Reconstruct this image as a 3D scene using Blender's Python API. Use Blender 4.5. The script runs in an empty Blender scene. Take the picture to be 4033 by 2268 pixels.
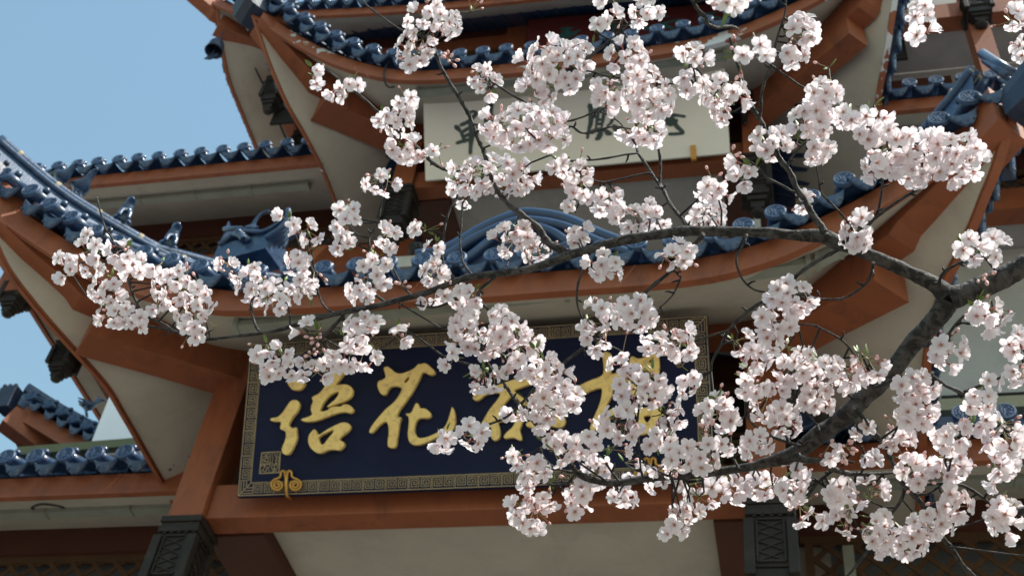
import bpy, math, random
import numpy as np
from mathutils import Vector, Matrix, noise
from mathutils.geometry import tessellate_polygon
random.seed(7)
rnd = random.Random(11)
S = bpy.context.scene
COL = S.collection
rad = math.radians

# ---------------- camera ----------------
FPX = 4898.0                       # focal length in photograph pixels (4033 wide)
RW = Matrix(((0.97557257, -0.0687314, -0.20864841),
             (0.19305086, 0.721481, 0.6649786),
             (0.10483096, -0.68901463, 0.71712573)))   # rows: world axes in camera space (x right, y down, z forward)
CP = Vector((0, 0, 1.6))
cam_d = bpy.data.cameras.new("camera")
cam_o = bpy.data.objects.new("camera", cam_d)
COL.objects.link(cam_o)
r_, d_, f_ = RW.col[0], RW.col[1], RW.col[2]
M = Matrix.Identity(4)
for i in range(3):
    M[i][0] = r_[i]; M[i][1] = -d_[i]; M[i][2] = -f_[i]; M[i][3] = CP[i]
cam_o.matrix_world = M
cam_d.sensor_width = 36.0
cam_d.lens = FPX / 4033 * 36
cam_d.clip_start = 0.05
cam_d.clip_end = 3000
cam_d.dof.use_dof = True
cam_d.dof.focus_distance = 2.12
cam_d.dof.aperture_fstop = 11.5
S.camera = cam_o

# ---------------- sky, sun, exposure ----------------
SUN_DIR = Vector((0.50, -0.10, 0.86)).normalized()     # towards the sun
elev = math.asin(SUN_DIR.z)
azim = math.atan2(SUN_DIR.x, SUN_DIR.y)
W = bpy.data.worlds.new("World"); S.world = W; W.use_nodes = True
nt = W.node_tree
for n in list(nt.nodes): nt.nodes.remove(n)
o = nt.nodes.new("ShaderNodeOutputWorld"); b = nt.nodes.new("ShaderNodeBackground")
sk = nt.nodes.new("ShaderNodeTexSky"); sk.sky_type = 'NISHITA'; sk.sun_disc = False
sk.sun_elevation = elev; sk.sun_rotation = azim
sk.air_density = 2.0; sk.dust_density = 1.6; sk.ozone_density = 1.0
b.inputs[1].default_value = 0.15
tint = nt.nodes.new("ShaderNodeMix"); tint.data_type = 'RGBA'; tint.blend_type = 'MULTIPLY'; tint.inputs[0].default_value = 1; tint.inputs[7].default_value = (.87, .985, .93, 1)
nt.links.new(sk.outputs[0], tint.inputs[6]); nt.links.new(tint.outputs[2], b.inputs[0]); nt.links.new(b.outputs[0], o.inputs[0])
sun = bpy.data.lights.new("sun", 'SUN'); sun.energy = 5.0; sun.angle = rad(0.5); sun.color = (1, .955, .88)
so = bpy.data.objects.new("sun", sun); COL.objects.link(so)
so.rotation_euler = (-SUN_DIR).to_track_quat('-Z', 'Y').to_euler()
so.location = SUN_DIR * 60
S.view_settings.view_transform = 'Standard'
S.view_settings.look = 'None'
S.view_settings.gamma = 1
S.view_settings.use_curve_mapping = False
S.view_settings.exposure = 0.40
try:
    S.cycles.max_bounces = 10; S.cycles.diffuse_bounces = 5; S.cycles.transparent_max_bounces = 8
except Exception: pass

# ---------------- pixel helpers (photograph pixels -> rays) ----------------
def ray(px, py):
    return RW @ Vector((px - 2016.5, py - 1134, FPX))
def aty(px, py, y): d = ray(px, py); return CP + d * (y / d.y)
def atx(px, py, x): d = ray(px, py); return CP + d * (x / d.x)
def atz(px, py, z): d = ray(px, py); return CP + d * ((z - 1.6) / d.z)
def atd(px, py, dz): return CP + ray(px, py) * (dz / FPX)
DS = 4033 / 2576.0

# ---------------- materials ----------------
def mat(name, col, rough=.6, var=.12, scale=3.0, bump=0.0, bscale=40.0, metal=0.0, coat=0.0,
        dirt=None, dirtamt=0.0, dscale=1.2, stretch=(1, 1, 1), spec=.5):
    m = bpy.data.materials.new(name); m.use_nodes = True
    t = m.node_tree; p = t.nodes["Principled BSDF"]
    p.inputs["Roughness"].default_value = rough; p.inputs["Metallic"].default_value = metal
    p.inputs["Specular IOR Level"].default_value = spec
    if coat: p.inputs["Coat Weight"].default_value = coat; p.inputs["Coat Roughness"].default_value = .08
    tc = t.nodes.new("ShaderNodeTexCoord"); mp = t.nodes.new("ShaderNodeMapping")
    mp.inputs["Scale"].default_value = stretch
    t.links.new(tc.outputs["Object"], mp.inputs[0])
    nz = t.nodes.new("ShaderNodeTexNoise"); nz.inputs["Scale"].default_value = scale
    nz.inputs["Detail"].default_value = 8; nz.inputs["Roughness"].default_value = .62
    t.links.new(mp.outputs[0], nz.inputs["Vector"])
    cr = t.nodes.new("ShaderNodeValToRGB")
    lo = [max(0, c * (1 - var)) for c in col]; hi = [min(1, c * (1 + var)) for c in col]
    cr.color_ramp.elements[0].position = .3; cr.color_ramp.elements[1].position = .7
    cr.color_ramp.elements[0].color = (*lo, 1); cr.color_ramp.elements[1].color = (*hi, 1)
    t.links.new(nz.outputs["Fac"], cr.inputs[0])
    out = cr.outputs[0]
    if dirt:
        n2 = t.nodes.new("ShaderNodeTexNoise"); n2.inputs["Scale"].default_value = dscale
        n2.inputs["Detail"].default_value = 10; n2.inputs["Roughness"].default_value = .7; n2.inputs["Distortion"].default_value = .6
        t.links.new(mp.outputs[0], n2.inputs["Vector"])
        r2 = t.nodes.new("ShaderNodeValToRGB"); r2.color_ramp.elements[0].position = .5; r2.color_ramp.elements[1].position = .72
        r2.color_ramp.elements[0].color = (0, 0, 0, 1); r2.color_ramp.elements[1].color = (dirtamt,) * 3 + (1,)
        t.links.new(n2.outputs["Fac"], r2.inputs[0])
        mx = t.nodes.new("ShaderNodeMix"); mx.data_type = 'RGBA'
        t.links.new(r2.outputs[0], mx.inputs[0]); t.links.new(out, mx.inputs[6]); mx.inputs[7].default_value = (*dirt, 1)
        out = mx.outputs[2]
    t.links.new(out, p.inputs["Base Color"])
    if bump:
        n3 = t.nodes.new("ShaderNodeTexNoise"); n3.inputs["Scale"].default_value = bscale; n3.inputs["Detail"].default_value = 6
        t.links.new(mp.outputs[0], n3.inputs["Vector"])
        bp = t.nodes.new("ShaderNodeBump"); bp.inputs["Strength"].default_value = bump; bp.inputs["Distance"].default_value = .01
        t.links.new(n3.outputs["Fac"], bp.inputs["Height"]); t.links.new(bp.outputs[0], p.inputs["Normal"])
        # roughness follows the same grain a little
        mr = t.nodes.new("ShaderNodeMapRange"); mr.inputs[3].default_value = rough * .85; mr.inputs[4].default_value = min(1, rough * 1.2)
        t.links.new(nz.outputs["Fac"], mr.inputs[0]); t.links.new(mr.outputs[0], p.inputs["Roughness"])
    return m

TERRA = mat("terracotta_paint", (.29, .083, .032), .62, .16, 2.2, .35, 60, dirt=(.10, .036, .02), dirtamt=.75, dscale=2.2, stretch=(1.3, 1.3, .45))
TERRAW = mat("weathered_terracotta_paint", (.30, .092, .040), .66, .15, 3.0, .5, 45, dirt=(.62, .58, .55), dirtamt=.01, dscale=3.2)
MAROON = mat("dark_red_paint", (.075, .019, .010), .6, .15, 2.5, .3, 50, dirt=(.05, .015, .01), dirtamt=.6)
PLAST = mat("plaster", (.50, .45, .38), .85, .09, 1.6, .4, 90, dirt=(.36, .33, .27), dirtamt=.6, dscale=1.5, stretch=(1.2, 1.2, .6))
GREYP = mat("grey_plaster", (.43, .40, .375), .85, .08, 1.6, .3, 80, dirt=(.29, .28, .27), dirtamt=.6, dscale=1.4)
TRIM = mat("painted_metal_tray", (.26, .27, .23), .5, .1, 3, .2, 60, dirt=(.12, .12, .1), dirtamt=.5)
BLUE = mat("blue_glaze", (.019, .048, .112), .33, .42, 9.0, .3, 30, coat=.25, dirt=(.10, .14, .19), dirtamt=.7, dscale=6)
BLUEM = mat("worn_blue_glaze", (.042, .083, .165), .45, .25, 14.0, .4, 60, dirt=(.20, .24, .30), dirtamt=.6, dscale=9)
DBLUE = mat("dark_blue_glaze", (.014, .024, .055), .45, .3, 9.0, .5, 40)
MORTAR = mat("ridge_mortar", (.42, .35, .24), .95, .2, 20, .8, 60)
BRONZE = mat("dark_carved_wood", (.024, .018, .015), .6, .3, 6, .4, 60, spec=.3, dirt=(.06, .048, .036), dirtamt=.6, dscale=5)
NAVY = mat("navy_lacquer", (.0045, .008, .036), .55, .25, 1.2, .12, 200, dirt=(.012, .018, .05), dirtamt=.5, dscale=1.0, spec=.2)
ARCHB = mat("deep_blue_glaze", (.018, .045, .11), .28, .25, 6.0, .2, 30, coat=.3)
GOLD = mat("gold_paint", (1.0, .66, .22), .34, .12, 8, .5, 40, dirt=(.30, .17, .07), dirtamt=.8, dscale=14, spec=.6)
GOLDL = mat("faded_gold_line", (.52, .39, .20), .5, .2, 6, dirt=(.25, .18, .12), dirtamt=.5)
BRASS = mat("brass_wire", (.62, .33, .08), .35, .1, 8, metal=.7)
WHITES = mat("cream_lacquer", (.92, .87, .78), .55, .035, 1.2, .08, 90)
GREENG = mat("grey_green_paint", (.055, .085, .082), .6, .15, 9)
TEAL = mat("teal_paint", (.018, .10, .10), .55, .2, 8)
REDB = mat("deep_red_lacquer", (.085, .012, .010), .5, .15, 3)
OLIVE = mat("olive_paint", (.13, .13, .055), .6, .15, 4, .2, 50)
LATT = mat("ochre_lattice_wood", (.085, .042, .017), .65, .2, 6, .3, 60)
DARK = mat("dark_interior", (.012, .010, .009), .9, .2, 3)
GLASSY = mat("dim_backing_panel", (.16, .17, .17), .6, .15, 1.5)
CABLE = mat("black_cable", (.015, .015, .016), .5, .1, 5)
WHITEW = mat("white_wall_paint", (.84, .85, .88), .7, .04, 1.5)
GROUND = mat("grey_paving", (.18, .168, .15), .85, .15, .5)
GROUND.node_tree.nodes["Principled BSDF"].inputs["Specular IOR Level"].default_value = .2
GREENL = mat("young_leaf_green", (.13, .19, .04), .5, .3, 60)
STALK = mat("flower_stalk", (.24, .20, .09), .55, .35, 40)
BUDP = mat("pink_bud", (.80, .50, .48), .5, .2, 90)
CALYX = mat("red_brown_calyx", (.30, .085, .06), .55, .3, 90)
STAM = mat("stamen", (.62, .40, .28), .6, .25, 90)

def worn_patch(m):
    """flaked white patches on part of the terracotta boards of the upper porch"""
    t = m.node_tree; p = t.nodes["Principled BSDF"]
    src = p.inputs["Base Color"].links[0].from_socket
    tc = t.nodes.new("ShaderNodeTexCoord")
    nz = t.nodes.new("ShaderNodeTexNoise"); nz.inputs["Scale"].default_value = 5; nz.inputs["Detail"].default_value = 5; nz.inputs["Roughness"].default_value = .55
    t.links.new(tc.outputs["Object"], nz.inputs["Vector"])
    big = t.nodes.new("ShaderNodeTexNoise"); big.inputs["Scale"].default_value = .9; big.inputs["Detail"].default_value = 1
    t.links.new(tc.outputs["Object"], big.inputs["Vector"])
    ad = t.nodes.new("ShaderNodeMath"); ad.operation = 'MULTIPLY_ADD'; ad.inputs[1].default_value = 1.1
    t.links.new(big.outputs["Fac"], ad.inputs[0]); t.links.new(nz.outputs["Fac"], ad.inputs[2])
    r = t.nodes.new("ShaderNodeValToRGB"); r.color_ramp.elements[0].position = 1.16; r.color_ramp.elements[0].position = .0
    gt = t.nodes.new("ShaderNodeMath"); gt.operation = 'GREATER_THAN'; gt.inputs[1].default_value = 1.20
    t.links.new(ad.outputs[0], gt.inputs[0])
    mx = t.nodes.new("ShaderNodeMix"); mx.data_type = 'RGBA'; mx.inputs[7].default_value = (.62, .62, .64, 1)
    t.links.new(gt.outputs[0], mx.inputs[0]); t.links.new(src, mx.inputs[6]); t.links.new(mx.outputs[2], p.inputs["Base Color"])
worn_patch(TERRAW)

def petal_material():
    m = bpy.data.materials.new("cherry_petal"); m.use_nodes = True
    t = m.node_tree; p = t.nodes["Principled BSDF"]; out = t.nodes["Material Output"]
    at = t.nodes.new("ShaderNodeAttribute"); at.attribute_name = "radial"
    cr = t.nodes.new("ShaderNodeValToRGB"); e = cr.color_ramp.elements
    e[0].position = 0.0; e[0].color = (.60, .32, .28, 1)
    e[1].position = 1.0; e[1].color = (.96, .84, .88, 1)
    x = e.new(.07); x.color = (.76, .56, .54, 1)
    x = e.new(.18); x.color = (.93, .85, .87, 1)
    x = e.new(.7); x.color = (.965, .895, .92, 1)
    t.links.new(at.outputs["Fac"], cr.inputs[0])
    oi = t.nodes.new("ShaderNodeObjectInfo")
    hs = t.nodes.new("ShaderNodeHueSaturation")
    mr = t.nodes.new("ShaderNodeMapRange"); mr.inputs[3].default_value = .93; mr.inputs[4].default_value = 1.0
    t.links.new(oi.outputs["Random"], mr.inputs[0]); t.links.new(mr.outputs[0], hs.inputs["Value"])
    t.links.new(cr.outputs[0], hs.inputs["Color"])
    t.links.new(hs.outputs[0], p.inputs["Base Color"]); p.inputs["Roughness"].default_value = .6
    p.inputs["Specular IOR Level"].default_value = .25
    tr = t.nodes.new("ShaderNodeBsdfTranslucent"); t.links.new(hs.outputs[0], tr.inputs[0])
    mx = t.nodes.new("ShaderNodeMixShader"); mx.inputs[0].default_value = .5
    t.links.new(p.outputs[0], mx.inputs[1]); t.links.new(tr.outputs[0], mx.inputs[2]); t.links.new(mx.outputs[0], out.inputs[0])
    return m
PETAL = petal_material()

def bark_material():
    m = bpy.data.materials.new("cherry_bark"); m.use_nodes = True
    t = m.node_tree; p = t.nodes["Principled BSDF"]; p.inputs["Roughness"].default_value = .72
    uv = t.nodes.new("ShaderNodeUVMap"); uv.uv_map = "along"
    mp = t.nodes.new("ShaderNodeMapping"); mp.inputs["Scale"].default_value = (70, 5, 1)   # u along the limb, v round it: lenticel bands
    t.links.new(uv.outputs[0], mp.inputs[0])
    n1 = t.nodes.new("ShaderNodeTexNoise"); n1.inputs["Scale"].default_value = 1; n1.inputs["Detail"].default_value = 5; n1.inputs["Distortion"].default_value = .8
    t.links.new(mp.outputs[0], n1.inputs["Vector"])
    tc = t.nodes.new("ShaderNodeTexCoord")
    n2 = t.nodes.new("ShaderNodeTexNoise"); n2.inputs["Scale"].default_value = 26; n2.inputs["Detail"].default_value = 8; n2.inputs["Roughness"].default_value = .7
    t.links.new(tc.outputs["Object"], n2.inputs["Vector"])
    c1 = t.nodes.new("ShaderNodeValToRGB"); e = c1.color_ramp.elements
    e[0].position = .44; e[0].color = (.008, .0065, .0055, 1); e[1].position = .60; e[1].color = (.066, .056, .049, 1)
    t.links.new(n1.outputs["Fac"], c1.inputs[0])
    c2 = t.nodes.new("ShaderNodeValToRGB"); e = c2.color_ramp.elements
    e[0].position = .52; e[0].color = (0, 0, 0, 1); e[1].position = .68; e[1].color = (.75, .75, .75, 1)
    t.links.new(n2.outputs["Fac"], c2.inputs[0])
    mx = t.nodes.new("ShaderNodeMix"); mx.data_type = 'RGBA'; mx.inputs[7].default_value = (.105, .10, .10, 1)
    t.links.new(c2.outputs[0], mx.inputs[0]); t.links.new(c1.outputs[0], mx.inputs[6]); t.links.new(mx.outputs[2], p.inputs["Base Color"])
    ad = t.nodes.new("ShaderNodeMath"); ad.operation = 'ADD'
    t.links.new(n1.outputs["Fac"], ad.inputs[0]); t.links.new(n2.outputs["Fac"], ad.inputs[1])
    bp = t.nodes.new("ShaderNodeBump"); bp.inputs["Strength"].default_value = 1.0; bp.inputs["Distance"].default_value = .007
    t.links.new(ad.outputs[0], bp.inputs["Height"]); t.links.new(bp.outputs[0], p.inputs["Normal"])
    return m
BARK = bark_material()

# ---------------- mesh helpers ----------------
class MB:
    def __init__(s): s.v = []; s.f = []; s.m = []; s.uv = None; s.sm = []
    def face(s, idx, mi=0, smooth=False): s.f.append(tuple(idx)); s.m.append(mi); s.sm.append(smooth)
    def quad(s, a, b, c, d, mi=0):
        n = len(s.v); s.v += [Vector(a), Vector(b), Vector(c), Vector(d)]; s.face((n, n + 1, n + 2, n + 3), mi)
    def box(s, lo, hi, mi=0, X=None):
        n = len(s.v)
        for z in (lo[2], hi[2]):
            for (x, y) in ((lo[0], lo[1]), (hi[0], lo[1]), (hi[0], hi[1]), (lo[0], hi[1])):
                p = Vector((x, y, z)); s.v.append(X @ p if X else p)
        for q in ((0, 3, 2, 1), (4, 5, 6, 7), (0, 1, 5, 4), (1, 2, 6, 5), (2, 3, 7, 6), (3, 0, 4, 7)):
            s.face([n + i for i in q], mi)
    def hexa(s, b, t, mi=0):
        n = len(s.v); s.v += [Vector(p) for p in b] + [Vector(p) for p in t]
        for q in ((0, 3, 2, 1), (4, 5, 6, 7), (0, 1, 5, 4), (1, 2, 6, 5), (2, 3, 7, 6), (3, 0, 4, 7)):
            s.face([n + i for i in q], mi)
    def bar(s, a, b, w, h, up=Vector((0, 0, 1)), mi=0):
        """square bar from a to b, width w, height h (h along up)"""
        a = Vector(a); b = Vector(b); d = (b - a).normalized(); sx = d.cross(up).normalized(); u = sx.cross(d).normalized()
        B = [a - sx * w / 2 - u * h / 2, a + sx * w / 2 - u * h / 2, a + sx * w / 2 + u * h / 2, a - sx * w / 2 + u * h / 2]
        s.hexa(B, [p + (b - a) for p in B], mi)
    def tube(s, pts, rr, seg=8, mi=0, cap=True, smooth=True, half=False):
        pts = [Vector(p) for p in pts]; n0 = len(s.v); N = len(pts)
        if not isinstance(rr, (list, tuple)): rr = [rr] * N
        t0 = (pts[1] - pts[0]).normalized(); up = Vector((0, 0, 1)) if abs(t0.z) < .9 else Vector((1, 0, 0))
        nx = t0.cross(up).normalized()
        for i, p in enumerate(pts):
            t = (pts[min(i + 1, N - 1)] - pts[max(i - 1, 0)]).normalized()
            nx = (nx - t * nx.dot(t)).normalized(); ny = t.cross(nx)
            for k in range(seg):
                a = 2 * math.pi * k / seg
                s.v.append(p + (nx * math.cos(a) + ny * math.sin(a)) * rr[i])
        for i in range(N - 1):
            for k in range(seg):
                k2 = (k + 1) % seg
                s.face((n0 + i * seg + k, n0 + i * seg + k2, n0 + (i + 1) * seg + k2, n0 + (i + 1) * seg + k), mi, smooth)
        if cap:
            s.face([n0 + k for k in range(seg)][::-1], mi); s.face([n0 + (N - 1) * seg + k for k in range(seg)], mi)
    def sphere(s, c, r, seg=10, rings=6, mi=0, X=None, sc=(1, 1, 1)):
        n0 = len(s.v); c = Vector(c)
        for i in range(rings + 1):
            th = math.pi * i / rings
            for k in range(seg):
                a = 2 * math.pi * k / seg
                p = Vector((math.sin(th) * math.cos(a) * sc[0], math.sin(th) * math.sin(a) * sc[1], math.cos(th) * sc[2])) * r
                if X: p = X @ p
                s.v.append(c + p)
        for i in range(rings):
            for k in range(seg):
                k2 = (k + 1) % seg
                s.face((n0 + i * seg + k, n0 + (i + 1) * seg + k, n0 + (i + 1) * seg + k2, n0 + i * seg + k2), mi, True)
    def grid(s, rows, mi=0, smooth=True):
        n0 = len(s.v); W_ = len(rows[0])
        for r in rows: s.v += [Vector(p) for p in r]
        for i in range(len(rows) - 1):
            for k in range(W_ - 1):
                a = n0 + i * W_ + k; s.face((a, a + 1, a + W_ + 1, a + W_), mi, smooth)
    def poly(s, loops, O, U, V, Nn, h0, h1, mi=0):
        """extrude a 2-D polygon (loops[0] outline, rest holes) from height h0 to h1 along Nn"""
        flat = [p for l in loops for p in l]
        tris = tessellate_polygon([[Vector((p[0], p[1], 0)) for p in l] for l in loops])
        n0 = len(s.v); K = len(flat)
        for h in (h0, h1):
            for p in flat: s.v.append(O + U * p[0] + V * p[1] + Nn * h)
        for t in tris:
            a, b_, c = t
            A, B, C_ = flat[a], flat[b_], flat[c]
            ar = (B[0] - A[0]) * (C_[1] - A[1]) - (B[1] - A[1]) * (C_[0] - A[0])
            if ar < 0: a, b_, c = c, b_, a
            s.face((n0 + K + a, n0 + K + b_, n0 + K + c), mi); s.face((n0 + c, n0 + b_, n0 + a), mi)
        off = 0
        for l in loops:
            L = len(l)
            for i in range(L):
                j = (i + 1) % L
                s.face((n0 + off + i, n0 + off + j, n0 + K + off + j, n0 + K + off + i), mi)
            off += L
    def mesh(s, name, mats):
        me = bpy.data.meshes.new(name)
        me.from_pydata([tuple(v) for v in s.v], [], s.f)
        for m in mats: me.materials.append(m)
        me.polygons.foreach_set("material_index", s.m)
        me.polygons.foreach_set("use_smooth", s.sm)
        me.update(); return me
    def build(s, name, mats, parent=None, label=None, bevel=0, fix=True):
        if not isinstance(mats, (list, tuple)): mats = [mats]
        me = s.mesh(name, mats)
        if fix:
            import bmesh
            bm = bmesh.new(); bm.from_mesh(me); bmesh.ops.recalc_face_normals(bm, faces=bm.faces); bm.to_mesh(me); bm.free()
        ob = bpy.data.objects.new(name, me); COL.objects.link(ob); attach(ob, parent)
        if label: ob["label"] = label
        if bevel:
            md = ob.modifiers.new("bevel", 'BEVEL'); md.width = bevel; md.segments = 2; md.limit_method = 'ANGLE'; md.angle_limit = rad(40)
        return ob
def attach(ob, parent):
    if parent:
        ob.parent = parent
        # every mesh is written in world metres; only a thing's Empty is moved, so undo that offset here
        top = parent
        if top.type == 'EMPTY': ob.matrix_parent_inverse = Matrix.Translation(-Vector(top.location))
def place(me, name, mtx, parent, label=None, template=None):
    ob = template.copy() if template else bpy.data.objects.new(name, me)
    COL.objects.link(ob); attach(ob, parent); ob.matrix_basis = mtx
    if label: ob["label"] = label
    return ob
def thing(name, label, cat, loc, group=None):
    e = bpy.data.objects.new(name, None); COL.objects.link(e); e.location = loc; e.empty_display_size = .3
    e["label"] = label; e["category"] = cat
    if group: e["group"] = group
    return e
def tag(o, label, cat, group=None):
    o["label"] = label; o["category"] = cat
    if group: o["group"] = group
    return o
def catmull(P, n=8):
    P = [tuple(p) for p in P]; out = []
    Q = [P[0]] + P + [P[-1]]
    for i in range(1, len(Q) - 2):
        p0, p1, p2, p3 = (np.array(Q[i + k], float) for k in (-1, 0, 1, 2))
        for j in range(n):
            t = j / n
            out.append(.5 * ((2 * p1) + (-p0 + p2) * t + (2 * p0 - 5 * p1 + 4 * p2 - p3) * t * t + (-p0 + 3 * p1 - 3 * p2 + p3) * t ** 3))
    out.append(np.array(P[-1], float)); return out
# ================= setting: ground =================
g = MB(); g.quad((-900, -900, 0), (900, -900, 0), (900, 900, 0), (-900, 900, 0))
g = g.build("ground", GROUND); g["kind"] = "structure"

# ================= the tower =================
TW = thing("tower", "terracotta and cream tiered tower with blue glazed tile roofs behind the cherry branches", "tower", (-2.6, 12.5, 0))

# --- shared tile meshes: local x along eave, y outward, z up; origin on the bottom edge line of the fascia ---
def tile_cap_mesh():
    m = MB(); R = .078; seg = 20
    c = Vector((0, .115, .325)); tilt = Matrix.Rotation(rad(6), 3, 'X')     # face leans back a touch
    rings = [(R, -.022), (R, .006), (R * .93, .012), (R * .82, .012), (R * .78, .003)]
    n0 = len(m.v)
    for (r, h) in rings:
        for k in range(seg):
            a = 2 * math.pi * k / seg
            m.v.append(c + tilt @ Vector((math.cos(a) * r, h, math.sin(a) * r)))
    for i in range(len(rings) - 1):
        for k in range(seg):
            k2 = (k + 1) % seg; m.face((n0 + i * seg + k, n0 + i * seg + k2, n0 + (i + 1) * seg + k2, n0 + (i + 1) * seg + k), 1, False)
    last = n0 + (len(rings) - 1) * seg
    m.face([last + k for k in range(seg)], 1)
    m.face([n0 + k for k in range(seg)][::-1], 1)
    # raised seal pattern on the face
    def bit(x0, z0, x1, z1, w=.0085):
        a = c + tilt @ Vector((x0, .007, z0)); b_ = c + tilt @ Vector((x1, .007, z1))
        m.bar(a, b_, w, .009, up=Vector((0, 1, 0)), mi=1)
    for k in range(10):
        a = 2 * math.pi * k / 10; b2 = a + .42
        bit(.05 * math.cos(a), .05 * math.sin(a), .05 * math.cos(b2), .05 * math.sin(b2))
        if k % 2: bit(.05 * math.cos(a), .05 * math.sin(a), .03 * math.cos(a + .3), .03 * math.sin(a + .3))
    for (x0, z0, x1, z1) in ((-.022, .02, .02, .022), (-.02, 0, .022, .003), (-.022, -.02, .018, -.022), (0, .028, 0, -.028), (-.022, .02, -.02, -.02)):
        bit(x0, z0, x1, z1)
    # half-round tube running up the roof
    A = c + Vector((0, -.02, 0)); B = c + Vector((0, -.30, .12)); m.tube([A, A + (B - A) * .5, B], [.052, .050, .050], 10, 0)
    # nail cap ball
    m.tube([c + Vector((0, -.10, .10)), c + Vector((0, -.10, .10))], .024, 8, 0); m.sphere(c + Vector((0, -.10, .115)), .034, 10, 7, 0)
    return m.mesh("tile_cap", [BLUE, BLUEM])
def drip_mesh():
    m = MB(); n = 12; rows = []
    # crescent plate, upper edge sags, lower edge scalloped and pointed
    for (kind, h) in (("f", .125), ("b", .105)):
        top = []; bot = []
        for i in range(n + 1):
            t = -1 + 2 * i / n
            zt = .27 - .045 * (1 - t * t)
            zb = .27 - .115 * (1 - abs(t) ** 2.2) - .012 * abs(math.sin(t * math.pi * 2.5)) * (1 - t * t)
            lean = -(.27 - zb) * .28
            top.append(Vector((t * .118, h, zt))); bot.append(Vector((t * .118 * (1 - .05), h + lean, zb)))
        rows.append((top, bot))
    (tf, bf), (tb, bb) = rows
    m.grid([tf, [a.lerp(b_, .5) + Vector((0, .006, 0)) for a, b_ in zip(tf, bf)], bf], 1); m.grid([bf, bb], 1); m.grid([bb, tb], 1)
    # relief scroll on the plate
    for sgn in (-1, 1):
        pts = [Vector((sgn * (.02 + .045 * t), .147 + .003, .19 + .02 * math.sin(t * 6))) for t in [i / 6 for i in range(7)]]
        pts = [Vector((p_.x, .112, p_.z)) for p_ in pts]; m.tube(pts, .005, 5, 1)
    m.tube([Vector((0, .100, .170)), Vector((0, .114, .215))], .007, 5, 1)
    # trough running back up the roof
    tr = []
    for (yy, zz) in ((.125, 0), (0, .03), (-.16, .10)):
        tr.append([Vector((t_ * .118, yy, .27 - .045 * (1 - t_ * t_) + zz)) for t_ in (-1, -.5, 0, .5, 1)])
    m.grid(tr, 0)
    return m.mesh("drip_tile", [BLUE, BLUEM])
CAP = tile_cap_mesh(); DRIP = drip_mesh()
CAP0 = None; DRIP0 = None

def resample(P, step, off=0.0):
    P = [Vector(p) for p in P]; L = [0]
    for a, b_ in zip(P, P[1:]): L.append(L[-1] + (b_ - a).length)
    out = []; s_ = off
    while s_ < L[-1]:
        i = max(j for j in range(len(L)) if L[j] <= s_); i = min(i, len(P) - 2)
        t = (s_ - L[i]) / (L[i + 1] - L[i]); out.append((P[i].lerp(P[i + 1], t), (P[i + 1] - P[i]).normalized())); s_ += step
    return out

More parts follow.
